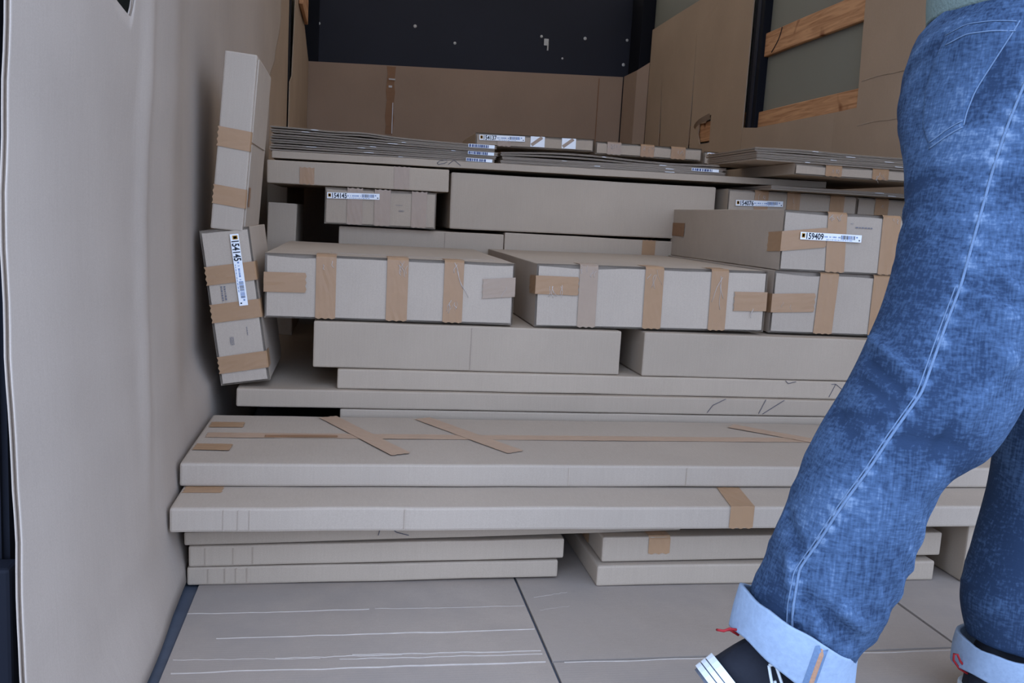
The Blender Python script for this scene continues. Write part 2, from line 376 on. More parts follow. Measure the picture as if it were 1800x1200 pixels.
# wooden slats
def slat(y0, y1, z0, z1, x, label, side=1):
    bm = bmesh.new()
    n = 14
    for i in range(n + 1):
        y = y0 + (y1 - y0) * i / n
        w = 0.003 * noise.noise(Vector((y * 3, z0, 0)))
        for (dx, z) in ((0, z0 + w), (0.022 * side, z0 + w), (0.022 * side, z1 + w * 0.5), (0, z1 + w * 0.5)): bm.verts.new((x + dx, y, z))
    bm.verts.ensure_lookup_table()
    for i in range(n):
        for k in range(4): bm.faces.new([bm.verts[q] for q in (4 * i + k, 4 * i + (k + 1) % 4, 4 * i + 4 + (k + 1) % 4, 4 * i + 4 + k)])
    bm.faces.new([bm.verts[k] for k in (3, 2, 1, 0)]); bm.faces.new([bm.verts[4 * n + k] for k in range(4)])
    bmesh.ops.recalc_face_normals(bm, faces=bm.faces[:])
    bmesh.ops.bevel(bm, geom=[e for e in bm.edges if e.is_manifold and e.calc_face_angle(0) > 1.0], offset=0.003, segments=1, affect='EDGES')
    o = from_bm('wooden_slat', bm, 'wood'); prop(o, label, 'wooden slat', 'wooden slats on the truck walls'); return o
s1 = slat(3.30, 4.53, 1.637, 1.757, 2.106, 'upper orange wooden slat across the grey side panel')
bm = bmesh.new(); tube_bm(bm, [Vector((2.105, 4.44 - 0.02 * math.sin(t * 3.14 / 8) - 0.012 * t, 1.645 + 0.0135 * t)) for t in range(9)], 0.003, 5)
from_bm('crack', bm, 'ink', s1)
slat(3.30, 4.53, 1.262, 1.352, 2.106, 'lower orange wooden slat across the grey side panel')
slat(4.66, 6.40, 1.25, 1.37, 2.108, 'wooden slat showing through the torn hole in the cardboard')
slat(5.45, 6.04, 1.87, 2.02, -0.327, 'brown wooden slat seen end on beside the navy back panel', -1)

# near board on the left wall: one tall wavy sheet
def lerp_tab(tab, x):
    if x <= tab[0][0]: return tab[0][1]
    for (a, va), (b, vb) in zip(tab, tab[1:]):
        if x <= b:
            t = (x - a) / (b - a); t = t * t * (3 - 2 * t); return va + (vb - va) * t
    return tab[-1][1]
def near_x(y, z):
    lo = -0.275 - 0.027 * (y - 1.30) if y < 1.7 else -0.2858 - 0.05 * min(0.5, y - 1.7)
    near = lerp_tab([(0.0, lo), (0.15, min(lo - 0.018, -0.307)), (0.22, -0.313), (0.34, -0.318), (0.45, -0.324), (0.57, -0.3296), (0.68, -0.333), (0.79, -0.3325), (0.9, -0.328), (1.3, -0.325)], z)
    far = lerp_tab([(0.0, lo), (0.15, -0.312), (0.26, -0.320), (0.36, -0.364), (1.3, -0.364)], z)
    t = lerp_tab([(1.70, 0.0), (2.10, 1.0), (2.7, 1.0), (3.3, 0.15)], y)
    x = near + (far - near) * t
    x += lerp_tab([(0.0, 0.1), (0.4, 1.0)], z) * lerp_tab([(0.95, 0.0), (1.25, 1.0)], y) * (0.007 * noise.noise(Vector((y * 2.6, z * 0.9, 3.1)))) + 0.0015 * noise.noise(Vector((y * 9, z * 1.2, 8.0)))
    yb = 1.50 + 0.10 * (z - 0.7)
    x += 0.008 * math.exp(-((y - yb) / 0.035) ** 2) * lerp_tab([(0.1, 0.0), (0.45, 1.0), (0.9, 1.0), (1.3, 0.4)], z)
    x = max(x, XL + 0.012)
    return x
def near_sheet_shell(bm, off, thick, inset):
    ny, nz = 190, 46
    def ys(z, t):
        y0 = lerp_tab([(0.0, 0.90), (0.22, 0.91), (0.45, 0.93), (0.68, 0.94), (0.79, 0.95), (1.4, 0.95)], z) + inset
        y1 = lerp_tab([(0.0, 3.62), (1.02, 3.62), (1.19, 3.58), (1.3, 3.80), (1.5, 4.02), (1.7, 4.0)], z) - inset
        return y0 + (y1 - y0) * t ** 1.25
    def top(y):
        if 1.08 < y < 1.475:
            tb = [(1.08, 1.25), (1.30, 0.998), (1.345, 0.982), (1.42, 0.974), (1.445, 1.006), (1.475, 1.25)]
            for (a_, va), (b_, vb) in zip(tb, tb[1:]):
                if y <= b_: return va + (vb - va) * (y - a_) / (b_ - a_)
        return 1.25 if y < 1.6 else lerp_tab([(1.6, 1.25), (2.0, 1.8)], y)
    grids = []
    for side in (0, 1):
        g = []
        for i in range(ny + 1):
            t = i / ny; row = []
            ytop = ys(1.2, t)
            zt = top(ytop) - inset
            zb = 0.012 + 0.006 * noise.noise(Vector((ytop * 9, 0, 0))) + inset * 0.5
            for j in range(nz + 1):
                z = zb + (zt - zb) * j / nz
                y = ys(z, t)
                y += 0.0018 * noise.noise(Vector((z * 30, i * 0.0, 5))) if i in (0,) else 0
                row.append(bm.verts.new((near_x(y, z) - off - (thick if side else 0), y, z)))
            g.append(row)
        grids.append(g)
    a, b = grids
    for i in range(ny):
        for j in range(nz):
            bm.faces.new((a[i][j], a[i + 1][j], a[i + 1][j + 1], a[i][j + 1])); bm.faces.new((b[i][j], b[i][j + 1], b[i + 1][j + 1], b[i + 1][j]))
    for j in range(nz):
        bm.faces.new((a[0][j], a[0][j + 1], b[0][j + 1], b[0][j])); bm.faces.new((a[ny][j], b[ny][j], b[ny][j + 1], a[ny][j + 1]))
    for i in range(ny):
        bm.faces.new((a[i][0], b[i][0], b[i + 1][0], a[i + 1][0])); bm.faces.new((a[i][nz], a[i + 1][nz], b[i + 1][nz], b[i][nz]))
root = empty('cardboard_sheet', (-0.30, 1.0, 0.0))
for nm, off, th, ins, mt in (('front_liner', 0.0, 0.0012, 0.0, 'kraft_wall'), ('fluted_core', 0.0014, 0.0036, 0.006, 'core'), ('back_liner', 0.0052, 0.0012, 0.0, 'kraft_wall')):
    bm = bmesh.new(); near_sheet_shell(bm, off, th, ins)
    for v in bm.verts: v.co -= Vector((-0.30, 1.0, 0.0))
    bmesh.ops.recalc_face_normals(bm, faces=bm.faces[:])
    from_bm(nm, bm, mt, root, smooth=True)
prop(root, 'tall pale wavy cardboard sheet lining the side wall nearest the viewer', 'cardboard sheet', 'cardboard lining of the truck walls')

# floor boards
def floor_sheet(label, x0, x1, y0, y1, ridges, diag=(), seed=0):
    root = empty('floor_sheet', (x0, y0, 0.0))
    ysl = sorted(set([y0 + (y1 - y0) * i / 24 for i in range(25)]))
    xs_ = [x0 + (x1 - x0) * i / 20 for i in range(21)]
    bm = bmesh.new(); top = []
    for y in ysl:
        top.append([bm.verts.new((x - x0, y - y0, 0.005 + 0.0012 * noise.noise(Vector((x * 3, y * 3, seed))))) for x in xs_])
    for i in range(len(ysl) - 1):
        for j in range(20): bm.faces.new((top[i][j], top[i][j + 1], top[i + 1][j + 1], top[i + 1][j]))
    ext = bmesh.ops.extrude_face_region(bm, geom=bm.faces[:])
    for v in ext['geom']:
        if isinstance(v, bmesh.types.BMVert): v.co.z = 0.0005
    bmesh.ops.recalc_face_normals(bm, faces=bm.faces[:])
    from_bm('board', bm, 'kraft_floor', root)
    for (xa, ya, xb, yb, r) in ridges:
        bm = bmesh.new(); n = 26
        pts = [Vector((xa + (xb - xa) * i / n - x0, ya + (yb - ya) * i / n - y0 + 0.0035 * noise.noise(Vector((i * 0.35, ya * 9, seed))), 0.0052)) for i in range(n + 1)]
        tube_bm(bm, pts, r * 0.6, 6)
        for v in bm.verts: v.co.z = 0.0050 + (v.co.z - 0.0052) * 0.8
        from_bm('crease_line', bm, 'crease', root)
    prop(root, label, 'floor sheet', 'cardboard sheets on the truck floor')
    return root
floor_sheet('floor cardboard sheet with long pale crease lines beside the wall', -0.262, 0.337, 0.60, 2.08,
            [(-0.262, 1.518, 0.05, 1.520, 0.0022), (0.06, 1.522, 0.335, 1.52, 0.0010), (-0.20, 1.424, 0.335, 1.427, 0.0026), (-0.255, 1.357, -0.03, 1.348, 0.0016), (-0.10, 1.352, 0.10, 1.352, 0.0020), (0.02, 1.356, 0.33, 1.349, 0.0022), (0.0, 1.343, 0.33, 1.338, 0.0018), (-0.25, 1.316, 0.33, 1.312, 0.0030)], seed=1)
floor_sheet('dusty floor cardboard sheet in front of the small box stack', 0.342, 1.083, 1.315, 2.08,
            [(0.36, 1.555, 0.43, 1.575, 0.0012), (0.36, 1.50, 0.42, 1.515, 0.0012)], seed=2)
floor_sheet('floor cardboard sheet under the raised shoe', 0.342, 1.083, 0.60, 1.309, [(0.36, 1.308, 1.07, 1.303, 0.0022), (0.44, 1.20, 1.07, 1.19, 0.0014)], seed=3)
floor_sheet('floor cardboard sheet below the far leg of the person', 1.089, 2.08, 0.60, 2.0, [(1.10, 1.30, 1.9, 1.29, 0.0018)], seed=4)

# ------------------------------------------------------------------ cartons
def carton_mesh(w, d, h, bev=0.004, amp=0.0012, seed=0.0, flap=False, sag=0.0):
    bm = bmesh.new(); box_bm(bm, 0, w, 0, d, 0, h)
    if flap:   # the closed end sits a little inside the rim
        ff = [f for f in bm.faces if f.normal.dot(Vector((0, -1, 0))) > 0.9 or f.calc_center_median().y < 1e-5]
        r = bmesh.ops.inset_region(bm, faces=ff, thickness=0.0040)
        for f in ff:
            for v in f.verts: v.co.y += 0.016
    bm.normal_update()
    outer = [e for e in bm.edges if all(min(v.co.x, w - v.co.x) < 1e-5 or True for v in e.verts) and e.is_manifold and e.calc_face_angle(0) > 1.2 and all(abs(v.co.y - 0.016) > 1e-4 for v in e.verts)]
    bmesh.ops.bevel(bm, geom=outer, offset=bev if not flap else min(bev, 0.002), segments=2, affect='EDGES', profile=0.55)
    def cuts(ax, L, step):
        n = int(L / step)
        for i in range(1, n + 1):
            k = L * i / (n + 1); co = Vector((0, 0, 0)); co[ax] = k; no = Vector((0, 0, 0)); no[ax] = 1
            bmesh.ops.bisect_plane(bm, geom=bm.verts[:] + bm.edges[:] + bm.faces[:], plane_co=co, plane_no=no, dist=1e-5)
    cuts(0, w, 0.09); cuts(1, d, 0.2)
    if h > 0.09: cuts(2, h, 0.07)
    for v in bm.verts:
        p = v.co + Vector((seed * 3.7, seed * 1.9, seed * 0.7))
        v.co += Vector((noise.noise(p * 6) * amp, noise.noise(p * 6 + Vector((9, 0, 0))) * amp, noise.noise(p * 7 + Vector((0, 9, 0))) * amp))
        if sag: v.co.z -= sag * math.sin(math.pi * min(max(v.co.x / w, 0), 1))
    return bm

SEED = [0]
def carton(label, x0, x1, y0, d, z0, z1, tilt=0.0, yaw=0.0, pitch=0.0, flap=False, mat='kraft', group=None, name='cardboard_box', bev=0.004, amp=0.0012, cat='box'):
    SEED[0] += 1
    w, h = x1 - x0, z1 - z0
    root = empty(name, (x0, y0, z0), (math.radians(pitch), -math.radians(tilt), math.radians(yaw)))
    prop(root, label, cat, group)
    from_bm('body', carton_mesh(w, d, h, bev, amp, SEED[0], flap), mat, root)
    if flap:
        bm = bmesh.new(); n = 14; g = 0.0051
        cols = []
        for i in range(n + 1):
            x = g + (w - 2 * g) * i / n
            dip = (max(0.0, noise.noise(Vector((x * 7, SEED[0] * 2.3, 0))) + 0.25) * 0.007) * min(1, 8 * min(i, n - i) / n)
            cols.append([bm.verts.new((x, y, z)) for (y, z) in ((0.0012, 0.0047), (0.0052, 0.0047), (0.0052, h - 0.0062 - dip), (0.0012, h - 0.0062 - dip))])
        for i in range(n):
            for k in range(4): bm.faces.new((cols[i][k], cols[i][(k + 1) % 4], cols[i + 1][(k + 1) % 4], cols[i + 1][k]))
        bm.faces.new(cols[0]); bm.faces.new(cols[-1][::-1])
        bmesh.ops.recalc_face_normals(bm, faces=bm.faces[:])
        from_bm('end_flap', bm, mat, root)
    root['w'] = w; root['h'] = h; root['d'] = d
    return root

def strip(root, path, wdir, width, mat='tape', nm='tape', jag=0.0015):
    """adhesive tape: thin ribbon following path (local points), crinkled a little"""
    pts = []
    for a, b in zip(path, path[1:]):
        a, b = Vector(a), Vector(b); n = max(2, int((b - a).length / 0.02))
        for i in range(n): pts.append(a + (b - a) * i / n)
    pts.append(Vector(path[-1]))
    wd = Vector(wdir).normalized(); bm = bmesh.new(); rows = []
    sd = SEED[0] * 1.31 + path[0][0] * 7
    for i, p in enumerate(pts):
        t = (pts[min(i + 1, len(pts) - 1)] - pts[max(0, i - 1)]).normalized(); nrm = wd.cross(t)
        row = []
        for k in range(7):
            s = k / 6 - 0.5
            q = p + wd * (width * s) + nrm * (0.0007 * noise.noise(Vector((p.x * 60 + s * 5, p.z * 60 + p.y * 40, sd + k * 0.4))))
            if i in (0, len(pts) - 1): q += t * jag * (1 if k % 2 else -1)
            row.append(bm.verts.new(q))
        rows.append(row)
    for i in range(len(rows) - 1):
        for k in range(6): bm.faces.new((rows[i][k], rows[i][k + 1], rows[i + 1][k + 1], rows[i + 1][k]))
    bm.normal_update()
    bmesh.ops.solidify(bm, geom=bm.faces[:], thickness=0.0003)
    return from_bm(nm, bm, mat, root)

E_ = 0.0015
def tape_v(root, xa, xb, mat='tape', top=0.07, za=None, zb=None, lean=0.0):
    """band down the front end, starting on the top panel"""
    h = root['h']; x = (xa + xb) / 2 - root.location.x; w = xb - xa
    z1 = h if zb is None else zb - root.location.z
    z0 = 0.002 if za is None else za - root.location.z
    path = []
    if zb is None and top: path.append((x + lean * 0.2, top, h + 0.0016))
    path += [(x, -E_ if not (zb is None and top) else 0.004, z1 + (0.0016 if zb is None else 0))] if (zb is None and top) else [(x, -E_, z1)]
    if zb is None and top: path.append((x, -E_, h - 0.004))
    path.append((x + lean, -E_, z0))
    return strip(root, path, (1, 0, 0), w, mat)

def tape_h(root, xa, xb, za, zb, w, mat='tape', wrap=0):
    """band across the front end; wrap -1 starts on the left side panel, 1 ends on the right one"""
    lx, lz, W_ = root.location.x, root.location.z, root['w']
    path = [(xa - lx, -E_ - 0.0007, za - lz), (xb - lx, -E_ - 0.0007, zb - lz)]
    if wrap == -1: path = [(-0.0018, 0.075, za - lz - 0.004), (-0.0018, -E_, za - lz)] + path[1:]
    if wrap == 1: path = path[:1] + [(W_ + 0.0018, -E_, zb - lz), (W_ + 0.0018, 0.06, zb - lz)]
    return strip(root, path, (0, 0, 1), w, mat)

_TXT = {}
def text_geom(s):
    if s not in _TXT:
        cu = bpy.data.curves.new('t', 'FONT'); cu.body = s; cu.size = 1.0; cu.offset = 0.028; cu.resolution_u = 3
        to = bpy.data.objects.new('t', cu); COL.objects.link(to)
        dg = bpy.context.evaluated_depsgraph_get()
        me = bpy.data.meshes.new_from_object(to.evaluated_get(dg))
        vs = [v.co.copy() for v in me.vertices]; fs = [list(p.vertices) for p in me.polygons]
        bpy.data.objects.remove(to); bpy.data.meshes.remove(me); bpy.data.curves.remove(cu)
        x0 = min(v.x for v in vs); x1 = max(v.x for v in vs); y0 = min(v.y for v in vs); y1 = max(v.y for v in vs)
        _TXT[s] = ([((v.x - x0) / (x1 - x0), (v.y - y0) / (y1 - y0)) for v in vs], fs)
    return _TXT[s]

def sticker(root, x, z, w, h, number, roll=0.0, y=-0.0042, cover=None):
    """long white shipping label: icon, bold number, small print, bar code"""
    plate = box_obj('label', 0, w, -0.0004, 0.0004, 0, h, 'label_white', root)
    plate.location = (x - root.location.x, y, z - root.location.z); plate.rotation_euler = (0, roll, 0)
    bm = bmesh.new(); yy = -0.0007
    def quad(u0, u1, v0, v1, mi):
        f = bm.faces.new([bm.verts.new((u * w, yy, v * h)) for u, v in ((u0, v0), (u1, v0), (u1, v1), (u0, v1))]); f.material_index = mi
    quad(0.02, 0.075, 0.25, 0.85, 2); quad(0.03, 0.067, 0.35, 0.75, 0)
    vs, fs = text_geom(number); u0, u1, v0, v1 = 0.095, 0.375, 0.07, 0.94
    tv = [bm.verts.new((w * (u0 + (u1 - u0) * a), yy, h * (v0 + (v1 - v0) * b))) for a, b in vs]
    for f in fs:
        try: bm.faces.new([tv[i] for i in f]).material_index = 0
        except ValueError: pass
    rnd = random.Random(int(number))
    u = 0.385
    while u < 0.64:
        k = rnd.uniform(0.008, 0.03); quad(u, u + k, 0.42, 0.62, 1); u += k + rnd.choice((0.006, 0.008, 0.03))
    u = 0.66
    while u < 0.885:
        k = rnd.uniform(0.004, 0.014); quad(u, u + k, 0.30, 0.82, rnd.choice((0, 1, 1))); u += k + rnd.uniform(0.003, 0.007)
    quad(0.91, 0.935, 0.55, 0.75, 1); quad(0.955, 0.975, 0.15, 0.35, 0)
    u = 0.42
    while u < 0.8:
        k = rnd.uniform(0.01, 0.05); quad(u, u + k, 0.12, 0.20, 1); u += k + 0.012
    from_bm('label_print', bm, ['ink', 'ink_blue', 'ink_orange'], plate)
    return plate

def stamp(root, x, z, w, h, n, roll=0.0):
    bm = bmesh.new(); rnd = random.Random(int((x + z) * 1000)); rows = n
    for r in range(rows):
        u = 0.0
        while u < 1.0:
            k = rnd.uniform(0.04, 0.16); v = r / rows
            bm.faces.new([bm.verts.new((a * w, 0, b * h)) for a, b in ((u, v), (min(1, u + k), v), (min(1, u + k), v + 0.55 / rows), (u, v + 0.55 / rows))]); u += k + 0.05
    o = from_bm('printed_mark', bm, 'ink_grey', root); o.location = (x - root.location.x, -0.0012, z - root.location.z); o.rotation_euler = (0, roll, 0)
    return o

def pen_line(root, pts, r=0.0009):
    bm = bmesh.new(); lx, lz = root.location.x, root.location.z
    ps = []
    for (a, b), (c, d) in zip(pts, pts[1:]):
        for i in range(5): ps.append(Vector((a + (c - a) * i / 5 - lx, -0.0014, b + (d - b) * i / 5 - lz)))
    ps.append(Vector((pts[-1][0] - lx, -0.0014, pts[-1][1] - lz)))
    tube_bm(bm, ps, r, 5)
    return from_bm('pen_mark', bm, 'pen', root)

def glare_marks(root, x, z, w=0.03, h=0.03, n=4, seed=0):
    """thin pale tubes drawn as glare on the wrinkled tape"""
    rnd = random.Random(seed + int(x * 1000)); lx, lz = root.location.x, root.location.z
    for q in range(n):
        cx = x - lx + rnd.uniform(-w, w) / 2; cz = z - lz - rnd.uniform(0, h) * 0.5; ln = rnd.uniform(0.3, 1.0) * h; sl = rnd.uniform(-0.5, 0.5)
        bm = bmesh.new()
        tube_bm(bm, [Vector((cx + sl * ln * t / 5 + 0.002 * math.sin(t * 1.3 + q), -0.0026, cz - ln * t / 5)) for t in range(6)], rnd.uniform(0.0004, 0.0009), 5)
        from_bm('glare_streak', bm, 'tape_shine', root, smooth=True)

def crease_v(root, x, h=None, mat='core'):
    H_ = root['h']; o = box_obj('crease', x - root.location.x - 0.0008, x - root.location.x + 0.0008, -0.0016, 0.003, 0.004, H_ - 0.004, mat, root); return o

# --- bottom stacks on the floor
gB = 'thin boxes stacked on the truck floor'
L1 = carton('lowest thin box on the floor beside the wavy wall sheet', -0.283, 0.424, 1.636, 0.44, 0.0062, 0.0415, tilt=0.35, group=gB)
L2 = carton('thin box second from the floor, with buckled end by the wall', -0.280, 0.433, 1.634, 0.44, 0.0422, 0.0825, tilt=0.7, group=gB)
for r_, xs_ in ((L1, (-0.245, -0.215, -0.195, -0.175)), (L2, (-0.25, -0.20, -0.165))):
    for x in xs_: crease_v(r_, x, mat='kraft')
L3 = carton('long thin box tucked directly under the lower long panel', -0.289, 0.677, 1.636, 0.42, 0.0832, 0.1092, tilt=1.3, group=gB)
pen_line(L3, [(0.066, 0.093), (0.071, 0.112)]); pen_line(L3, [(0.085, 0.113), (0.10, 0.098), (0.124, 0.091)])
R1 = carton('lowest thin box of the short taped stack on the floor', 0.494, 1.236, 1.598, 0.46, 0.006, 0.048, group=gB)
R2 = carton('thin box with a square of brown tape, upper of the short stack', 0.506, 1.256, 1.612, 0.46, 0.0495, 0.1005, tilt=0.42, group=gB)
tape_v(R2, 0.601, 0.646, top=0.05, za=0.066); tape_v(R2, 1.161, 1.20, top=0.05, za=0.066)
strip(R2, [(-0.0022, 0.12, 0.05), (-0.0022, 0.12, 0.004)], (0, 1, 0), 0.05); strip(R2, [(-0.0022, 0.28, 0.05), (-0.0022, 0.28, 0.004)], (0, 1, 0), 0.05)
FR = carton('plain box standing on the floor partly behind the far leg', 1.294, 1.95, 1.582, 0.44, 0.0065, 0.131, flap=False, group=gB)

# --- the two long panels
P1 = carton('lower long flat panel box with one tape band around it', -0.301, 1.76, 1.567, 0.47, 0.1335, 0.179, mat='kraft_pale', name='panel_box', amp=0.0016, bev=0.005, group='long flat panel boxes')
strip(P1, [(0.801 + 0.30 - 0.005, 0.122, 0.0462), (1.073, -E_, 0.0468), (1.073, -E_, 0.002)], (1, 0, 0), 0.05)
strip(P1, [(0.006, 0.11, 0.0462), (0.075, 0.11, 0.0462)], (0, 1, 0), 0.05)
for x in (-0.21, -0.185, -0.165, 0.11): crease_v(P1, x, mat='kraft_pale')
P2 = carton('upper long flat panel box with a tape cross pattern on top', -0.306, 1.76, 1.687, 0.40, 0.1805, 0.226, mat='kraft_pale', name='panel_box', amp=0.0016, bev=0.005, group='long flat panel boxes')
px_, py_ = P2.location.x, P2.location.y; zt = 0.0468
def top_tape(root, a, b, w, mat='tape', dz=0.0):
    a = Vector((a[0] - root.location.x, a[1] - root.location.y, zt + dz)); b = Vector((b[0] - root.location.x, b[1] - root.location.y, zt + dz)); d = (b - a).normalized()
    return strip(root, [a, b], (-d.y, d.x, 0), w, mat)
top_tape(P2, (-0.29, 1.895), (1.74, 1.92), 0.040, 'tape_mid')
top_tape(P2, (-0.298, 1.80), (-0.228, 1.797), 0.046, 'tape', 0.0006); top_tape(P2, (-0.296, 1.985), (-0.225, 1.987), 0.046, 'tape', 0.0006)
top_tape(P2, (-0.17, 1.887), (-0.02, 1.892), 0.016, 'tape_dark', 0.0012)
top_tape(P2, (-0.045, 2.075), (0.110, 1.755), 0.044, 'tape_mid', 0.001); top_tape(P2, (0.178, 2.075), (0.352, 1.778), 0.044, 'tape_mid', 0.001)
top_tape(P2, (0.955, 2.045), (1.16, 1.85), 0.044, 'tape_mid', 0.001); top_tape(P2, (1.40, 2.045), (1.58, 1.83), 0.044, 'tape_mid', 0.001)
for x in (0.447, 0.70): crease_v(P2, x, mat='kraft_pale')
# buckled end of the upper panel
for (yy, s) in ((0.06, 0.010), (0.17, 0.013), (0.29, 0.011)):
    bm = bmesh.new(); bmesh.ops.create_uvsphere(bm, u_segments=14, v_segments=8, radius=1.0)
    for v in bm.verts: v.co = Vector((0.004 + v.co.x * s * 0.5, yy + v.co.y * 0.05, 0.024 + v.co.z * 0.022))
    from_bm('buckled_end', bm, 'kraft_pale', P2, smooth=True)

# --- panels above
gQ = 'wide flat panels under the middle boxes'
Q0 = carton('panel edge just showing behind the upper long panel', -0.018, 1.78, 2.112, 1.40, 0.0065, 0.2395, name='panel_box', group=gQ)
Q1 = carton('wide flat panel sticking out furthest toward the wall sheet', -0.258, 1.74, 2.110, 1.45, 0.2412, 0.285, name='panel_box', group=gQ)
Q2 = carton('wide flat panel with pen marks directly under the middle boxes', -0.027, 1.76, 2.124, 1.40, 0.286, 0.334, name='panel_box', group=gQ)
pen_line(Q1, [(0.916, 0.247), (0.930, 0.267), (0.964, 0.284)]); pen_line(Q1, [(1.059, 0.247), (1.076, 0.285)]); pen_line(Q1, [(1.07, 0.246), (1.128, 0.284)])
pen_line(Q2, [(1.133, 0.334), (1.141, 0.326), (1.163, 0.332)]); pen_line(Q2, [(1.262, 0.292), (1.278, 0.328), (1.266, 0.327)]); pen_line(Q2, [(1.278, 0.328), (1.305, 0.309)])
gM = 'plain boxes under the taped row'
B1 = carton('long plain box below the taped boxes, above the dark gap', -0.085, 0.679, 2.135, 0.82, 0.3354, 0.4475, group=gM)
crease_v(B1, 0.295)
B2 = carton('long plain box below the taped boxes, running behind the leg', 0.738, 1.62, 2.130, 0.82, 0.3354, 0.4485, group=gM, flap=False)

gC = 'taped boxes in the middle row'
C1 = carton('taped box with three vertical bands, next to the leaning upright boxes', -0.201, 0.397, 2.145, 0.80, 0.450, 0.603, flap=True, tilt=0.25, mat='kraft_pale', group=gC)
tape_v(C1, -0.083, -0.036); tape_v(C1, 0.084, 0.135, mat='tape'); tape_v(C1, 0.222, 0.270)
tape_h(C1, -0.199, -0.106, 0.535, 0.536, 0.047, wrap=-1); tape_h(C1, 0.318, 0.398, 0.538, 0.545, 0.048, 'tape_pale', wrap=1)
for (xa, xb, yy) in ((-0.055, 0.10, 0.11), (0.14, 0.36, 0.10)):
    box_obj('flap_slit', xa + 0.201, xb + 0.201, yy, yy + 0.004, 0.1515, 0.1545, 'core', C1)
C2 = carton('taped box in the centre of the middle row', 0.454, 1.070, 2.150, 0.82, 0.450, 0.609, flap=True, tilt=0.7, mat='kraft_pale', group=gC)
tape_v(C2, 0.564, 0.611, 'tape_pale'); tape_v(C2, 0.736, 0.785); tape_v(C2, 0.914, 0.961)
tape_h(C2, 0.454, 0.562, 0.556, 0.555, 0.046, 'tape', wrap=-1); tape_h(C2, 0.981, 1.069, 0.529, 0.530, 0.050, wrap=1)
C3 = carton('taped box below the numbered 159409 box', 1.098, 1.72, 2.172, 0.82, 0.454, 0.619, flap=True, mat='kraft_pale', group=gC)
tape_v(C3, 1.228, 1.282, lean=-0.004); tape_v(C3, 1.385, 1.437); tape_v(C3, 1.56, 1.61)
tape_h(C3, 1.10, 1.219, 0.533, 0.539, 0.050, wrap=-1)
C4 = carton('taped box carrying the label number 159409', 1.108, 1.74, 2.172, 0.83, 0.6205, 0.779, flap=True, mat='kraft_pale', group=gC)
tape_v(C4, 1.232, 1.287, lean=0.008); tape_v(C4, 1.392, 1.445, lean=0.002); tape_v(C4, 1.58, 1.63)
tape_h(C4, 1.108, 1.234, 0.697, 0.713, 0.052, wrap=-1)
strip(C4, [(-0.0022, 0.70, 0.09), (-0.0022, 0.83, 0.09)], (0, 0, 1), 0.045, 'tape_dark')
sticker(C4, 1.157, 0.7045, 0.176, 0.0195, '159409', y=-0.0052)
stamp(C4, 1.315, 0.742, 0.05, 0.006, 1)
stamp(C4, 1.30, 0.752, 0.008, 0.003, 1)

glare_marks(C1, -0.055, 0.595, 0.03, 0.03, 2); glare_marks(C1, 0.112, 0.600, 0.04, 0.035, 6); glare_marks(C1, 0.247, 0.60, 0.03, 0.07, 3); glare_marks(C1, 0.25, 0.51, 0.04, 0.03, 6); glare_marks(C1, 0.36, 0.55, 0.04, 0.03, 1)
glare_marks(C2, 0.588, 0.61, 0.04, 0.03, 5); glare_marks(C2, 0.51, 0.565, 0.05, 0.03, 6); glare_marks(C2, 0.76, 0.61, 0.03, 0.04, 4); glare_marks(C2, 0.937, 0.60, 0.03, 0.09, 3); glare_marks(C2, 1.04, 0.52, 0.03, 0.03, 2)
glare_marks(C3, 1.15, 0.545, 0.06, 0.03, 2); glare_marks(C4, 1.26, 0.776, 0.045, 0.018, 6); glare_marks(C4, 1.42, 0.775, 0.03, 0.015, 2)

# --- upright boxes against the wall sheet
U2 = carton('upright leaning box carrying the sideways label 154145', -0.2945, -0.1825, 2.127, 0.36, 0.2862, 0.650, flap=True, tilt=8.3, mat='kraft_pale', group='upright boxes leaning on the wall sheet')
for (z, w) in ((0.262, 0.043), (0.174, 0.043), (0.052, 0.040)):
    strip(U2, [(0.001, -E_, z - 0.003), (0.111, -E_, z), (0.1138, 0.002, z), (0.1138, 0.05, z)], (0, 0, 1), w)
pl = sticker(U2, -0.2945 + 0.067, 0.284 + 0.352, 0.166, 0.0195, '154145', roll=math.radians(90), y=-0.0042)
stamp(U2, -0.2945 + 0.03, 0.284 + 0.235, 0.035, 0.014, 2, math.radians(90)); stamp(U2, -0.2945 + 0.075, 0.284 + 0.135, 0.02, 0.004, 1, math.radians(90)); stamp(U2, -0.2945 + 0.035, 0.284 + 0.115, 0.02, 0.010, 3, math.radians(90))
U1 = carton('upright narrow box standing on top of the leaning labelled box', -0.322, -0.2505, 2.127, 0.34, 0.654, 1.052, flap=False, tilt=-3.9, mat='kraft_pale', group='upright boxes leaning on the wall sheet')
for (z, w) in ((0.208, 0.044), (0.078, 0.043)):
    strip(U1, [(0.0, -0.0018, z + 0.001), (0.0712, -0.0018, z - 0.003), (0.0733, 0.002, z - 0.003), (0.0733, 0.03, z - 0.003)], (0, 0, 1), w)
box_obj('side_flap', 0.0716, 0.0746, 0.012, 0.30, 0.01, 0.20, 'kraft_pale', U1); box_obj('side_flap', 0.0716, 0.0746, 0.012, 0.30, 0.205, 0.39, 'kraft_pale', U1)
strip(U1, [(0.0756, 0.02, 0.08), (0.0756, 0.055, 0.08)], (0, 0, 1), 0.045, 'tape_dark')
U3 = carton('pale upright box in the shadow behind the leaning boxes', -0.285, -0.192, 3.02, 0.40, 0.2855, 0.724, tilt=-1.0, mat='kraft', group='upright boxes leaning on the wall sheet')

U4 = carton('long upright box added by the wall to darken the gap', -0.350, -0.262, 3.66, 1.20, 0.0065, 0.855, group='upright boxes leaning on the wall sheet')  # added to block light in the slot beside the wall
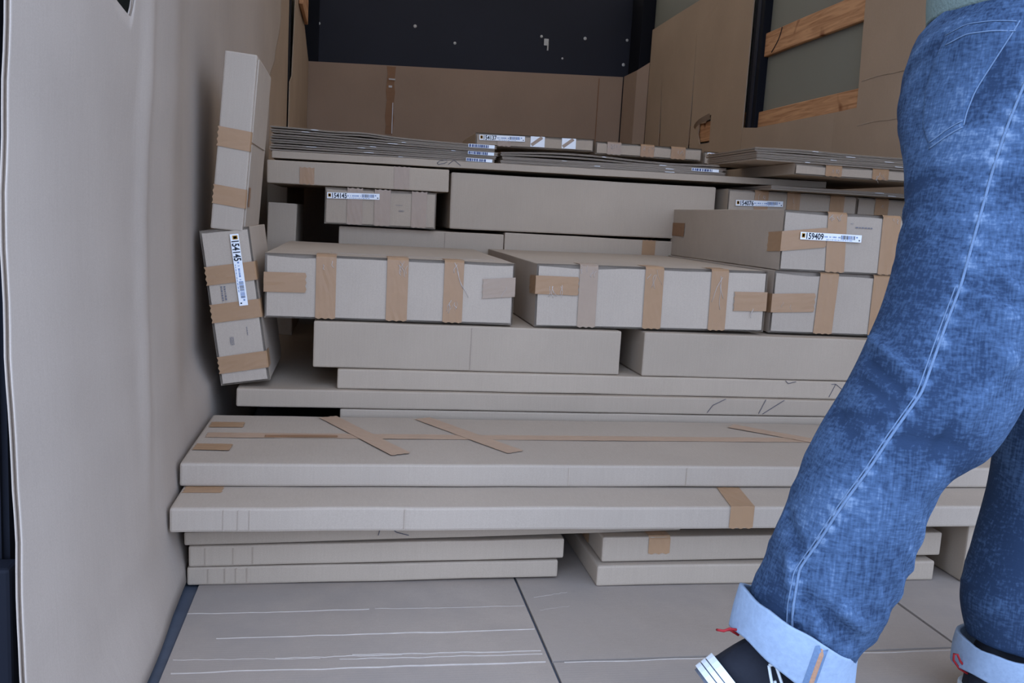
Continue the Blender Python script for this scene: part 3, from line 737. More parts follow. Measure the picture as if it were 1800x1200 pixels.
# --- rear row
gD = 'boxes of the rear row'
D1a = carton('plain box in the rear row under the label 154145 box', -0.047, 0.506, 2.985, 0.60, 0.3352, 0.659, group=gD)
crease_v(D1a, 0.305)
D1b = carton('box with one narrow tape band under the largest plain box', 0.5085, 1.235, 2.985, 0.60, 0.3352, 0.667, group=gD)
tape_v(D1b, 0.999, 1.047, top=0)
FILL = carton('box hidden behind the numbered box of the middle row', 1.265, 2.05, 3.03, 0.60, 0.3352, 0.777, group=gD)
D2 = carton('largest plain box of the rear row with a blank front', 0.318, 1.258, 2.985, 0.60, 0.669, 0.8565, tilt=0.55, group=gD, bev=0.006)
D3 = carton('small box carrying the label 154145 between dark gaps', -0.093, 0.269, 2.955, 0.55, 0.664, 0.783, flap=True, tilt=0.25, group=gD)
tape_v(D3, -0.022, 0.028, 'tape_pale', top=0); tape_v(D3, 0.066, 0.118, 'tape_pale', top=0); tape_v(D3, 0.187, 0.237, 'tape_pale', top=0)
sticker(D3, -0.086, 0.746, 0.168, 0.019, '154145', roll=-math.radians(1.5))
stamp(D3, 0.145, 0.715, 0.018, 0.006, 2); stamp(D3, 0.135, 0.735, 0.022, 0.003, 1)
D4 = carton('taped box carrying the label 154076 behind the numbered box', 1.290, 1.786, 2.955, 0.62, 0.7815, 0.8615, flap=True, tilt=0.15, group=gD)
tape_v(D4, 1.389, 1.441); tape_v(D4, 1.512, 1.562); tape_v(D4, 1.678, 1.734)
sticker(D4, 1.319, 0.805, 0.178, 0.0195, '154076', roll=-math.radians(1.6))
D5 = carton('taped box at the end of the rear row beside the leg', 1.7895, 2.065, 2.960, 0.62, 0.7815, 0.862, flap=True, group=gD)
tape_v(D5, 1.859, 1.913); tape_v(D5, 2.003, 2.055)
glare_marks(D4, 1.415, 0.858, 0.03, 0.03, 3); glare_marks(D4, 1.535, 0.858, 0.02, 0.03, 1); glare_marks(D5, 1.89, 0.85, 0.02, 0.02, 2)
F1 = carton('flat box with two tape squares bridging over the dark gap', -0.276, 0.307, 2.95, 0.58, 0.7835, 0.857, flap=False, tilt=0.55, group=gD)
tape_v(F1, -0.174, -0.128, top=0, zb=0.838); tape_v(F1, 0.126, 0.176, 'tape_pale', top=0)
F2 = carton('long thin panel lying over the rear row', -0.264, 1.668, 2.972, 2.60, 0.864, 0.8865, tilt=0.70, name='panel_box', group=gD, bev=0.002)
pen_line(F2, [(0.298, 0.888), (0.275, 0.884), (0.266, 0.876), (0.271, 0.872), (0.290, 0.876), (0.300, 0.882)], 0.001)
pen_line(F2, [(0.303, 0.873), (0.322, 0.889)], 0.001); pen_line(F2, [(0.322, 0.889), (0.345, 0.872)], 0.001)

# --- flat folded cartons
def flat_carton(label, x0, x1, y0, d, zf, leaf=0.0052, gap=0.0012, group=None, inner=None, notch=None, seed=0):
    """folded-flat carton: two corrugated leaves; zf(x) gives its underside"""
    SEED[0] += 1
    root = empty('flat_carton', (x0, y0, zf((x0 + x1) / 2)))
    prop(root, label, 'flat carton', group)
    ox, oy, oz = root.location
    def slab(bm, zlo, th, ins, xa, xb):
        n = 26; rows = []
        for i in range(n + 1):
            x = xa + (xb - xa) * i / n
            z = zf(x) + zlo(x)
            fy = y0 + ins + 0.0015 * noise.noise(Vector((x * 14, SEED[0], zlo(x0) * 400)))
            rows.append([bm.verts.new((x - ox, fy - oy, z - oz)), bm.verts.new((x - ox, y0 + d - ins - oy, z - oz)), bm.verts.new((x - ox, y0 + d - ins - oy, z + th - oz)), bm.verts.new((x - ox, fy - oy, z + th - oz))])
        for i in range(n):
            for k in range(4): bm.faces.new((rows[i][k], rows[i][(k + 1) % 4], rows[i + 1][(k + 1) % 4], rows[i + 1][k]))
        bm.faces.new(rows[0]); bm.faces.new(rows[-1][::-1])
    for li in range(2):
        op = (lambda x: 0.0) if li == 0 else (lambda x: leaf + (gap if not callable(gap) else gap(x)))
        bm = bmesh.new()
        xm = x0 + (x1 - x0) * (0.30 + 0.18 * random.random()) if li else None
        th = 0.0011
        slab(bm, op, th, 0.0, x0 + 0.004 * random.random(), x1)
        slab(bm, lambda x: op(x) + leaf - th, th, 0.0, x0, x1 - 0.004 * random.random())
        slab(bm, lambda x: op(x) + th, leaf - 2 * th, 0.009, x0 + 0.003, x1 - 0.003)
        bmesh.ops.recalc_face_normals(bm, faces=bm.faces[:])
        lf = from_bm('leaf', bm, 'kraft_pale', root)
        # bits of glossy tape on the edge
        for q in range(1):
            cx = x0 + (x1 - x0) * random.uniform(0.12, 0.8); w = random.uniform(0.010, 0.028)
            bm = bmesh.new()
            for i in range(5):
                x = cx + w * i / 4; z = zf(x) + op(x)
                box_bm(bm, x - ox, x + w / 4 - ox, -0.0022, -0.0012, z - oz + 0.0006, z + leaf * random.uniform(0.6, 1.0) - oz)
            from_bm('tape_tab', bm, 'tape_silver', root)
    return root
def edge_label(root, x0, w, zf, h):
    bm = bmesh.new(); ox, oy, oz = root.location; n = 4
    box_bm(bm, x0 - ox, x0 + w - ox, -0.0036, -0.0028, zf(x0 + w / 2) - oz, zf(x0 + w / 2) + h - oz)
    p = from_bm('label', bm, 'label_white', root)
    bm = bmesh.new(); rnd = random.Random(int(x0 * 1e4 + h * 1e5)); u = 0.02
    z0 = zf(x0 + w / 2) - oz
    while u < 0.74:
        k = rnd.uniform(0.02, 0.09)
        f = bm.faces.new([bm.verts.new((x0 - ox + a * w, -0.0038, z0 + b * h)) for a, b in ((u, 0.08), (u + k, 0.08), (u + k, 0.9), (u, 0.9))]); u += k + rnd.uniform(0.008, 0.03)
    from_bm('label_print', bm, 'ink_navy', p)

gG = 'folded flat cartons on the load'
tl = math.tan(math.radians(0.70))
def ftop(x): return 0.8872 + (x + 0.264) * tl      # upper face of the long thin panel
words5 = ['lowest', 'second lowest', 'middle', 'second highest', 'topmost']
for i in range(5):
    def zf(x, i=i):
        t = min(1, max(0, (x + 0.275) / 0.735)); t = t * t * (3 - 2 * t) * 0.6 + t * 0.4
        wav = 0.0012 * noise.noise(Vector((x * 7, i * 3.1, 0)))
        if i == 4: wav += 0.004 * math.exp(-((x - 0.02) / 0.07) ** 2)
        return ftop(x) + 0.0006 + i * (0.0158 * (1 - t) + 0.0116 * t) + (wav if i else 0)
    gp = lambda x: 0.0036 * (1 - min(1, max(0, (x + 0.275) / 0.735))) + 0.0014
    fc = flat_carton(words5[i] + ' folded carton of the tall flat pile near the wall', -0.272 + 0.004 * (i % 2), 0.458 + 0.006 * (i % 3), 2.975 + 0.004 * (i % 3), 0.55, zf, leaf=0.0040, gap=gp, group=gG)
    if i in (0, 2, 4): edge_label(fc, 0.368 - 0.006 * (i == 0), 0.088, zf, 0.0105 if i != 4 else 0.011)
for i in range(3):
    def zf(x, i=i):
        u = (x - 0.475) / 0.8
        b_ = (0.006 * math.sin(min(1, max(0, u * 1.7)) * math.pi)) if i == 2 else 0.0008 * noise.noise(Vector((x * 8, i, 4)))
        return ftop(x) + 0.0006 + i * (0.0125 - 0.0025 * u) + max(b_, 0)
    gp = (lambda x: 0.0015 + 0.005 * abs(math.sin((x - 0.475) * 5.2))) if i == 2 else (lambda x: 0.0008)
    fc = flat_carton(['lowest', 'middle', 'bulging upper'][i] + ' folded carton of the centre flat pile', 0.478 + 0.006 * (i == 1), 1.283 - 0.012 * i, 2.978, 0.30, zf, leaf=0.0046, gap=gp, group=gG)
    if i == 1: edge_label(fc, 1.155, 0.10, zf, 0.010)
def zf4(x): return ftop(x) + 0.047 - 0.010 * (x - 0.45)
fc = flat_carton('folded carton spread under the three small rear boxes', 0.47, 1.42, 3.29, 0.26, zf4, leaf=0.005, gap=lambda x: 0.0, group=gG)
for k, (xa, xb) in enumerate(((0.50, 0.60), (0.9, 1.0), (1.3, 1.4))):
    pass
REAR = carton('tall box added deep behind the rear row to darken the gap', -0.28, 2.04, 4.90, 0.8, 0.0065, 0.855, group=gD)  # added to keep light out of the void behind the load
SUP = carton('flat box hidden below the three small rear boxes', 0.48, 1.40, 3.30, 0.40, 0.911, 0.940, tilt=0.0, group=gD)
def zfe(x): return 0.8645 + (x - 1.29) * math.tan(math.radians(0.15))
flat_carton('folded carton wedged under the end of the long thin panel', 1.402, 2.06, 2.86, 0.60, zfe, leaf=0.0062, gap=lambda x: 0.0012, group=gG)

# --- three small rear boxes
I1 = carton('small box carrying the label 154137 with white tape scraps', 0.434, 0.885, 3.30, 0.42, 0.975, 1.0215, flap=True, tilt=0.9, group='small boxes on top at the rear')
sticker(I1, 0.447, 0.9945, 0.171, 0.0195, '154137', roll=-math.radians(0.9))
tape_v(I1, 0.515, 0.566, 'tape_pale', top=0, zb=0.996)
for xa in (0.640, 0.760):
    box_obj('label', xa - 0.434, xa - 0.434 + 0.054, -0.0018, -0.0012, 0.006, 0.044, 'label_white', I1)
    strip(I1, [(xa - 0.434 + 0.004, -0.0026, 0.012), (xa - 0.434 + 0.044, -0.0026, 0.042)], (0.6, 0, -0.8), 0.012, 'tape_pale')
    stamp(I1, xa + 0.006, 0.982, 0.035, 0.009, 2)
I2 = carton('small box with three glossy tape bands at the rear', 0.892, 1.318, 3.30, 0.42, 0.975, 1.022, flap=True, tilt=0.1, group='small boxes on top at the rear')
tape_v(I2, 0.937, 0.992, 'tape_pale'); tape_v(I2, 1.069, 1.123); tape_v(I2, 1.191, 1.25)
glare_marks(I2, 0.965, 1.018, 0.05, 0.02, 7); glare_marks(I2, 1.10, 1.018, 0.05, 0.02, 5); glare_marks(I2, 1.23, 1.015, 0.04, 0.02, 4)
I3 = carton('small box with a label half hidden by the leaning flat pile', 1.326, 1.76, 3.30, 0.42, 0.965, 1.014, flap=True, group='small boxes on top at the rear')
sticker(I3, 1.338, 0.992, 0.171, 0.0185, '154137'); tape_v(I3, 1.40, 1.45)

# --- box and flat pile beside the leg
K = carton('flat taped box under the flat pile beside the leg', 1.426, 1.98, 2.752, 0.80, 0.912, 0.950, flap=True, tilt=0.0, group='small boxes on top at the rear')
K.location.z = 0.9122
tape_v(K, 1.535, 1.594); tape_v(K, 1.706, 1.766); tape_v(K, 1.88, 1.94)
glare_marks(K, 1.565, 0.943, 0.035, 0.02, 6); glare_marks(K, 1.736, 0.94, 0.03, 0.03, 6)
for i in range(3):
    def zf(x, i=i):
        return 0.9512 + i * 0.0138 + (0.003 * math.exp(-((x - 1.45) / 0.12) ** 2) if i == 2 else 0)
    flat_carton(['lowest', 'middle', 'topmost'][i] + ' folded carton of the flat pile overhanging beside the leg', 1.287 - 0.006 * (i == 2), 1.96, 2.75 + 0.003 * i, 0.42, zf, leaf=0.0046, gap=lambda x: 0.0026, group=gG)

# ------------------------------------------------------------------ the person walking past
PER = empty('person', (0.85, 1.08, 0.0))
prop(PER, 'person in blue jeans with turned up cuffs walking past the load, heel raised', 'person')
PO = Vector(PER.location)

def crom(tab, t):
    n = len(tab) - 1; f = min(max(t * n, 0), n - 1e-6); i = int(f); u = f - i
    p0, p1, p2, p3 = tab[max(i - 1, 0)], tab[i], tab[i + 1], tab[min(i + 2, n)]
    return [0.5 * (2 * b + (c - a) * u + (2 * a - 5 * b + 4 * c - d) * u * u + (3 * b - a - 3 * c + d) * u ** 3) for a, b, c, d in zip(p0, p1, p2, p3)]

def loft(bm, tab, rows=70, nseg=40, power=0.92, cap=True, grow=0.0):
    rings = []
    for i in range(rows + 1):
        lx, lz, rx_, rz, yc, rb = crom(tab, i / rows)
        c = Vector(((lx + rx_) / 2, yc, (lz + rz) / 2)); h = Vector(((rx_ - lx) / 2, 0, (rz - lz) / 2)); h = h * (1 + grow / max(h.length, 1e-4))
        ring = []
        for k in range(nseg):
            a = 2 * math.pi * k / nseg; ca, sa = math.cos(a), math.sin(a)
            f = lambda v: math.copysign(abs(v) ** power, v)
            ring.append(bm.verts.new(c + h * f(ca) + Vector((0, (rb + grow) * f(sa), 0))))
        rings.append(ring)
    for i in range(rows):
        for k in range(nseg): bm.faces.new((rings[i][k], rings[i][(k + 1) % nseg], rings[i + 1][(k + 1) % nseg], rings[i + 1][k]))
    if cap: bm.faces.new(rings[0][::-1]); bm.faces.new(rings[-1])
    return rings

NEAR = [(0.799, 1.041, 1.091, 1.062, 1.12, .155), (0.766, 0.987, 1.105, 1.009, 1.12, .165), (0.749, 0.894, 1.103, 0.914, 1.11, .165), (0.735, 0.808, 1.054, 0.806, 1.07, .128),
        (0.713, 0.718, 0.99, 0.695, 1.04, .105), (0.685, 0.638, 0.917, 0.624, 1.02, .095), (0.658, 0.583, 0.865, 0.571, 1.01, .088), (0.626, 0.526, 0.848, 0.519, 1.0, .084),
        (0.598, 0.47, 0.812, 0.454, 1.0, .080), (0.577, 0.418, 0.754, 0.415, 1.0, .076), (0.556, 0.358, 0.731, 0.342, 1.0, .074), (0.536, 0.286, 0.707, 0.275, 1.0, .072),
        (0.523, 0.244, 0.677, 0.213, 1.0, .069), (0.533, 0.205, 0.65, 0.17, 1.0, .060)]
FAR = [(0.80, 0.893, 1.10, 0.912, 1.18, .115), (0.842, 0.795, 1.17, 0.8, 1.20, .11), (0.91, 0.699, 1.20, 0.696, 1.20, .10), (0.982, 0.572, 1.215, 0.562, 1.19, .09),
       (1.0, 0.468, 1.20, 0.468, 1.17, .085), (0.996, 0.354, 1.18, 0.345, 1.16, .08), (0.975, 0.266, 1.15, 0.255, 1.15, .076), (0.95, 0.179, 1.125, 0.165, 1.14, .072), (0.959, 0.114, 1.11, 0.099, 1.13, .060)]
bm = bmesh.new(); loft(bm, NEAR); loft(bm, FAR)
me0 = bpy.data.meshes.new('tmp'); bmesh.ops.recalc_face_normals(bm, faces=bm.faces[:]); bm.to_mesh(me0); bm.free()
tmp = bpy.data.objects.new('tmp', me0); COL.objects.link(tmp)
md = tmp.modifiers.new('r', 'REMESH'); md.mode = 'VOXEL'; md.voxel_size = 0.0055; md.use_smooth_shade = True
sm = tmp.modifiers.new('s', 'SMOOTH'); sm.factor = 0.5; sm.iterations = 4
JM = bpy.data.meshes.new_from_object(tmp.evaluated_get(bpy.context.evaluated_depsgraph_get()))
bpy.data.objects.remove(tmp); bpy.data.meshes.remove(me0)
JM.name = 'jeans'
def leg_axis(z):
    return Vector((0.10, 0, 1)).normalized() if z > 0.68 else Vector((0.42, 0, 0.9)).normalized()
def is_far(p): return p.y > 1.085 and p.z < 0.75 and p.x > 0.86 or (p.x > 0.90 and p.z < 0.42)
nrm = [v.normal.copy() for v in JM.vertices]
wear_shade = JM.attributes.new('wear_shade', 'FLOAT', 'POINT')
seam_pts = [(0.80, 1.035), (0.782, 0.975), (0.755, 0.901), (0.739, 0.848), (0.729, 0.802), (0.719, 0.742), (0.707, 0.668), (0.692, 0.614), (0.673, 0.538), (0.641, 0.488), (0.617, 0.446), (0.585, 0.397), (0.561, 0.354), (0.539, 0.319), (0.536, 0.276), (0.538, 0.235)]
SEAM3 = [Vector((x, 0.93, z)) for x, z in seam_pts]
def seam_dist(p):
    d = (p - CAM); q = CAM + d * (0.93 / max(d.y, 0.1)); best = 9; pos = 0
    for i, (a, b) in enumerate(zip(SEAM3, SEAM3[1:])):
        ab = b - a; t = max(0, min(1, (q - a).dot(ab) / ab.length_squared)); r = q - (a + ab * t)
        l = math.hypot(r.x, r.z)
        if l < best: best = l; pos = i + t
    return best, pos
FOLDS = [(0.598, 0.601, 0.658, 0.559, 0.006, 0.007), (0.598, 0.573, 0.645, 0.541, -0.006, 0.006), (0.589, 0.551, 0.644, 0.519, -0.004, 0.007), (0.571, 0.51, 0.619, 0.504, -0.004, 0.006), (0.785, 0.581, 0.731, 0.5, 0.006, 0.014), (0.727, 0.502, 0.697, 0.457, -0.006, 0.008), (0.653, 0.482, 0.728, 0.472, -0.004, 0.008), (0.524, 0.336, 0.534, 0.279, 0.006, 0.008), (0.495, 0.28, 0.542, 0.247, -0.006, 0.008), (0.55, 0.282, 0.615, 0.237, -0.009, 0.01), (0.559, 0.274, 0.579, 0.231, 0.007, 0.008), (0.511, 0.389, 0.535, 0.343, -0.005, 0.008), (0.77, 0.629, 0.785, 0.581, 0.004, 0.012), (0.541, 0.528, 0.589, 0.488, -0.003, 0.01), (0.71, 0.433, 0.677, 0.389, 0.003, 0.012), (0.601, 0.263, 0.619, 0.241, 0.01, 0.012)]
def folds(p):
    d = p - CAM; q = CAM + d * (0.93 / max(d.y, 0.1)); h = 0.0; w_ = 0.0
    for (ax_, az, bx_, bz, amp, wd) in FOLDS:
        ex, ez = bx_ - ax_, bz - az; l2 = ex * ex + ez * ez
        t = ((q.x - ax_) * ex + (q.z - az) * ez) / l2
        if t < -0.3 or t > 1.3: continue
        tc = max(0, min(1, t)); dd = math.hypot(q.x - ax_ - ex * tc, q.z - az - ez * tc)
        if dd < 3 * wd:
            g = math.exp(-(dd / wd) ** 2); h += amp * g; w_ += (0.16 if amp > 0 else -0.20) * g  # fold ridges toned paler, grooves darker
    return h, w_
for v, n in zip(JM.vertices, nrm):
    p = v.co.copy(); far = is_far(p)
    ax = leg_axis(p.z) if not far else Vector((-0.12, 0, 1)).normalized()
    s = p.dot(ax); q = p - ax * s
    A = lerp_tab([(0.15, 0.0075), (0.27, 0.006), (0.36, 0.0028), (0.44, 0.003), (0.55, 0.0048), (0.66, 0.004), (0.78, 0.0016), (1.0, 0.0012)], p.z)
    w = q.x * 3.0 + q.y * 2.2
    f = noise.noise(Vector((q.x * 5 + 3, q.y * 5, s * 24 + w * 4)))
    f2 = noise.noise(Vector((q.x * 9, q.y * 9 + 4, s * 46 - w * 5)))
    f = (1 - abs(f) * 2.2)
    mk = min(1.0, max(0.0, (noise.noise(Vector((p.x * 6 + 1.7, p.y * 6, p.z * 5))) + 0.12) * 2.2))
    disp = A * mk * (f * 1.5 + f2 * 0.5 - 0.5) + 0.004 * noise.noise(p * 8)
    wr = (0.22 * f - 0.08) * mk + 0.16 * noise.noise(p * 16)
    if not far and n.y < 0.2:
        d, pos = seam_dist(p)
        if d < 0.05:
            pk = math.sin(pos * 17 + noise.noise(p * 25) * 2.5)
            k = math.exp(-(d / 0.011) ** 2)
            wr += k * (0.24 + 0.24 * pk); disp += 0.0016 * k * pk
    if not far and n.y < 0.25:
        fh, fw_ = folds(p); disp += fh; wr += fw_
    if not far:
        wr += 0.40 * math.exp(-((p.x - 0.86) / 0.08) ** 2 - ((p.z - 0.60) / 0.15) ** 2)
        wr += 0.16 * math.exp(-((p.x - 0.66) / 0.08) ** 2 - ((p.z - 0.36) / 0.10) ** 2)
        wr -= 0.22 * math.exp(-((p.x - 0.655) / 0.035) ** 2 - ((p.z - 0.55) / 0.12) ** 2)
        wr += 0.08 if p.z > 0.8 else 0.0
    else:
        wr -= 0.10  # shade on the far leg, put into the cloth colour
    wr -= 0.03
    v.co = p + n * disp - PO
    wear_shade.data[v.index].value = wr
for p in JM.polygons: p.use_smooth = True
jeans = link('jeans', JM, 'denim', PER)
jeans['label'] = 'blue faded denim jeans'
JB = BVHTree.FromPolygons([v.co + PO for v in JM.vertices], [list(p.vertices) for p in JM.polygons])
def cast(x, y, z, bv=None, off=0.0):
    """point on the cloth where the line of sight through (x,y,z) meets it"""
    d = (Vector((x, y, z)) - CAM).normalized(); h = (bv or JB).ray_cast(CAM, d)
    return (None, None) if h[0] is None else (h[0] + h[1] * off, h[1])

def sewn(name, pts, r, mat, parent, bv=None, off=0.001, sub=6):
    ps, ns = [], []
    for a, b in zip(pts, pts[1:]):
        for i in range(sub):
            t = i / sub; q = cast(*[a[k] + (b[k] - a[k]) * t for k in range(3)], bv, off)
            if q[0] is not None: ps.append(q[0]); ns.append(q[1])
    if len(ps) < 3: return None
    for _ in range(2): ps = [ps[0]] + [(ps[i - 1] + ps[i] * 2 + ps[i + 1]) / 4 for i in range(1, len(ps) - 1)] + [ps[-1]]
    bm = bmesh.new(); tube_bm(bm, [p - PO for p in ps], r, 6, ns)
    bmesh.ops.recalc_face_normals(bm, faces=bm.faces[:])
    o = from_bm(name, bm, mat, None, smooth=True); o.parent = parent
    return o
sewn('side_seam', [tuple(p) for p in SEAM3], 0.0018, 'denim_thread', jeans, off=0.0012, sub=10)
sewn('stitching', [(p.x - 0.007, p.y, p.z - 0.003) for p in SEAM3[6:]], 0.0009, 'denim_thread', jeans, sub=10)
# back pocket
T = [(0.676, 0.957), (0.701, 0.972), (0.735, 0.979), (0.772, 0.982)]
Rr = [(0.772, 0.982), (0.751, 0.945), (0.724, 0.897), (0.716, 0.87), (0.714, 0.853)]
Bt = [(0.672, 0.824), (0.690, 0.838), (0.702, 0.846), (0.714, 0.853)]
Lf = [(0.676, 0.957), (0.664, 0.925), (0.657, 0.89), (0.659, 0.85), (0.672, 0.824)]
def pl(poly, t):
    n = len(poly) - 1; f = min(t * n, n - 1e-6); i = int(f); u = f - i
    return Vector((poly[i][0] + (poly[i + 1][0] - poly[i][0]) * u, poly[i][1] + (poly[i + 1][1] - poly[i][1]) * u))
bm = bmesh.new(); G = 18; grid = []
for i in range(G + 1):
    row = []; v = i / G
    for j in range(G + 1):
        u = j / G
        q = pl(T, u) * (1 - v) + pl(Bt, u) * v + pl(Lf, v) * (1 - u) + pl(Rr, v) * u - (pl(T, 0) * (1 - u) * (1 - v) + pl(T, 1) * u * (1 - v) + pl(Bt, 0) * (1 - u) * v + pl(Bt, 1) * u * v)
        edge = min(u, v, 1 - u, 1 - v)
        h = cast(q.x, 0.97, q.y, None, 0.0035 if edge > 0.001 else 0.0)
        row.append(bm.verts.new(h[0] - PO) if h[0] is not None else None)
    grid.append(row)
for i in range(G):
    for j in range(G):
        c = [grid[i][j], grid[i][j + 1], grid[i + 1][j + 1], grid[i + 1][j]]
        if all(c): bm.faces.new(c)
bmesh.ops.recalc_face_normals(bm, faces=bm.faces[:])
pk = from_bm('back_pocket', bm, 'denim', jeans, smooth=True)
PM = pk.data; wa = PM.attributes.new('wear_shade', 'FLOAT', 'POINT')
for v in PM.vertices: wa.data[v.index].value = 0.12 + 0.10 * noise.noise(v.co * 40)
PB = BVHTree.FromPolygons([v.co + PO for v in PM.vertices] + [v.co + PO for v in JM.vertices], [list(p.vertices) for p in PM.polygons] + [[i + len(PM.vertices) for i in p.vertices] for p in JM.polygons])
for poly, ins in ((T, (0.0, -0.001)), (T, (0.001, -0.012)), (Rr, (-0.001, 0.0)), (Bt, (0.0, 0.002)), (Bt, (-0.001, 0.009))):
    sewn('stitching', [(x + ins[0], 0.97, z + ins[1]) for x, z in poly], 0.0010, 'denim_thread', pk, PB, 0.0010)

# turned-up cuffs
def cuff(top, bot, rb0, rb1, yc, nm='cuff'):
    bm = bmesh.new()
    mid = tuple((a + b) / 2 for a, b in zip(top, bot))
    rings = loft(bm, [(*top, yc, rb0), (*mid, yc, (rb0 + rb1) / 2 + 0.002), (*bot, yc, rb1)], rows=14, nseg=48, cap=False)
    for i, ring in enumerate(rings):
        for k, v in enumerate(ring):
            e = noise.noise(Vector((v.co.x * 22, v.co.y * 22, v.co.z * 14)))
            c = Vector((sum(q.co.x for q in ring) / 48, yc, sum(q.co.z for q in ring) / 48)); d = (v.co - c).normalized()
            v.co += d * (e * 0.004) + Vector((0, 0, 0.004 * noise.noise(Vector((k * 0.25, i * 0.1, 2)))))
    bm.normal_update(); bmesh.ops.recalc_face_normals(bm, faces=bm.faces[:])
    bv = BVHTree.FromBMesh(bm)
    bmesh.ops.solidify(bm, geom=bm.faces[:], thickness=0.006)
    for v in bm.verts: v.co -= PO
    o = from_bm(nm, bm, 'denim_light', PER, smooth=True)
    o['label'] = 'pale blue turned up jeans cuff'
    return o, bv
c1, cb1 = cuff((0.511, 0.258, 0.662, 0.180), (0.499, 0.208, 0.655, 0.092), 0.076, 0.072, 1.0)
c2, cb2 = cuff((0.949, 0.112, 1.128, 0.098), (0.941, 0.070, 1.125, 0.042), 0.076, 0.074, 1.13)
ps = []
bm = bmesh.new(); rows = []
for i in range(12):
    t = i / 11; row = []
    for k in range(5):
        u = (k / 4 - 0.5) * 0.020
        h = cast(0.581 - 0.024 * t + u, 0.93, 0.222 - 0.095 * t + u * 0.2, cb1, 0.0015 if 0 < k < 4 else 0.0004)
        row.append(h[0])
    rows.append(row)
rows = [r for r in rows if all(r)]
gv = [[bm.verts.new(p - PO) for p in r] for r in rows]
for i in range(len(gv) - 1):
    for k in range(4): bm.faces.new((gv[i][k], gv[i][k + 1], gv[i + 1][k + 1], gv[i + 1][k]))
if gv: from_bm('cuff_seam', bm, 'denim_thread', c1, smooth=True)
else: bm.free()
sewn('stitching', [(0.583 - 0.024 * t / 5, 0.93, 0.222 - 0.095 * t / 5) for t in range(6)], 0.0042, 'thread_orange', c1, cb1, 0.0008)

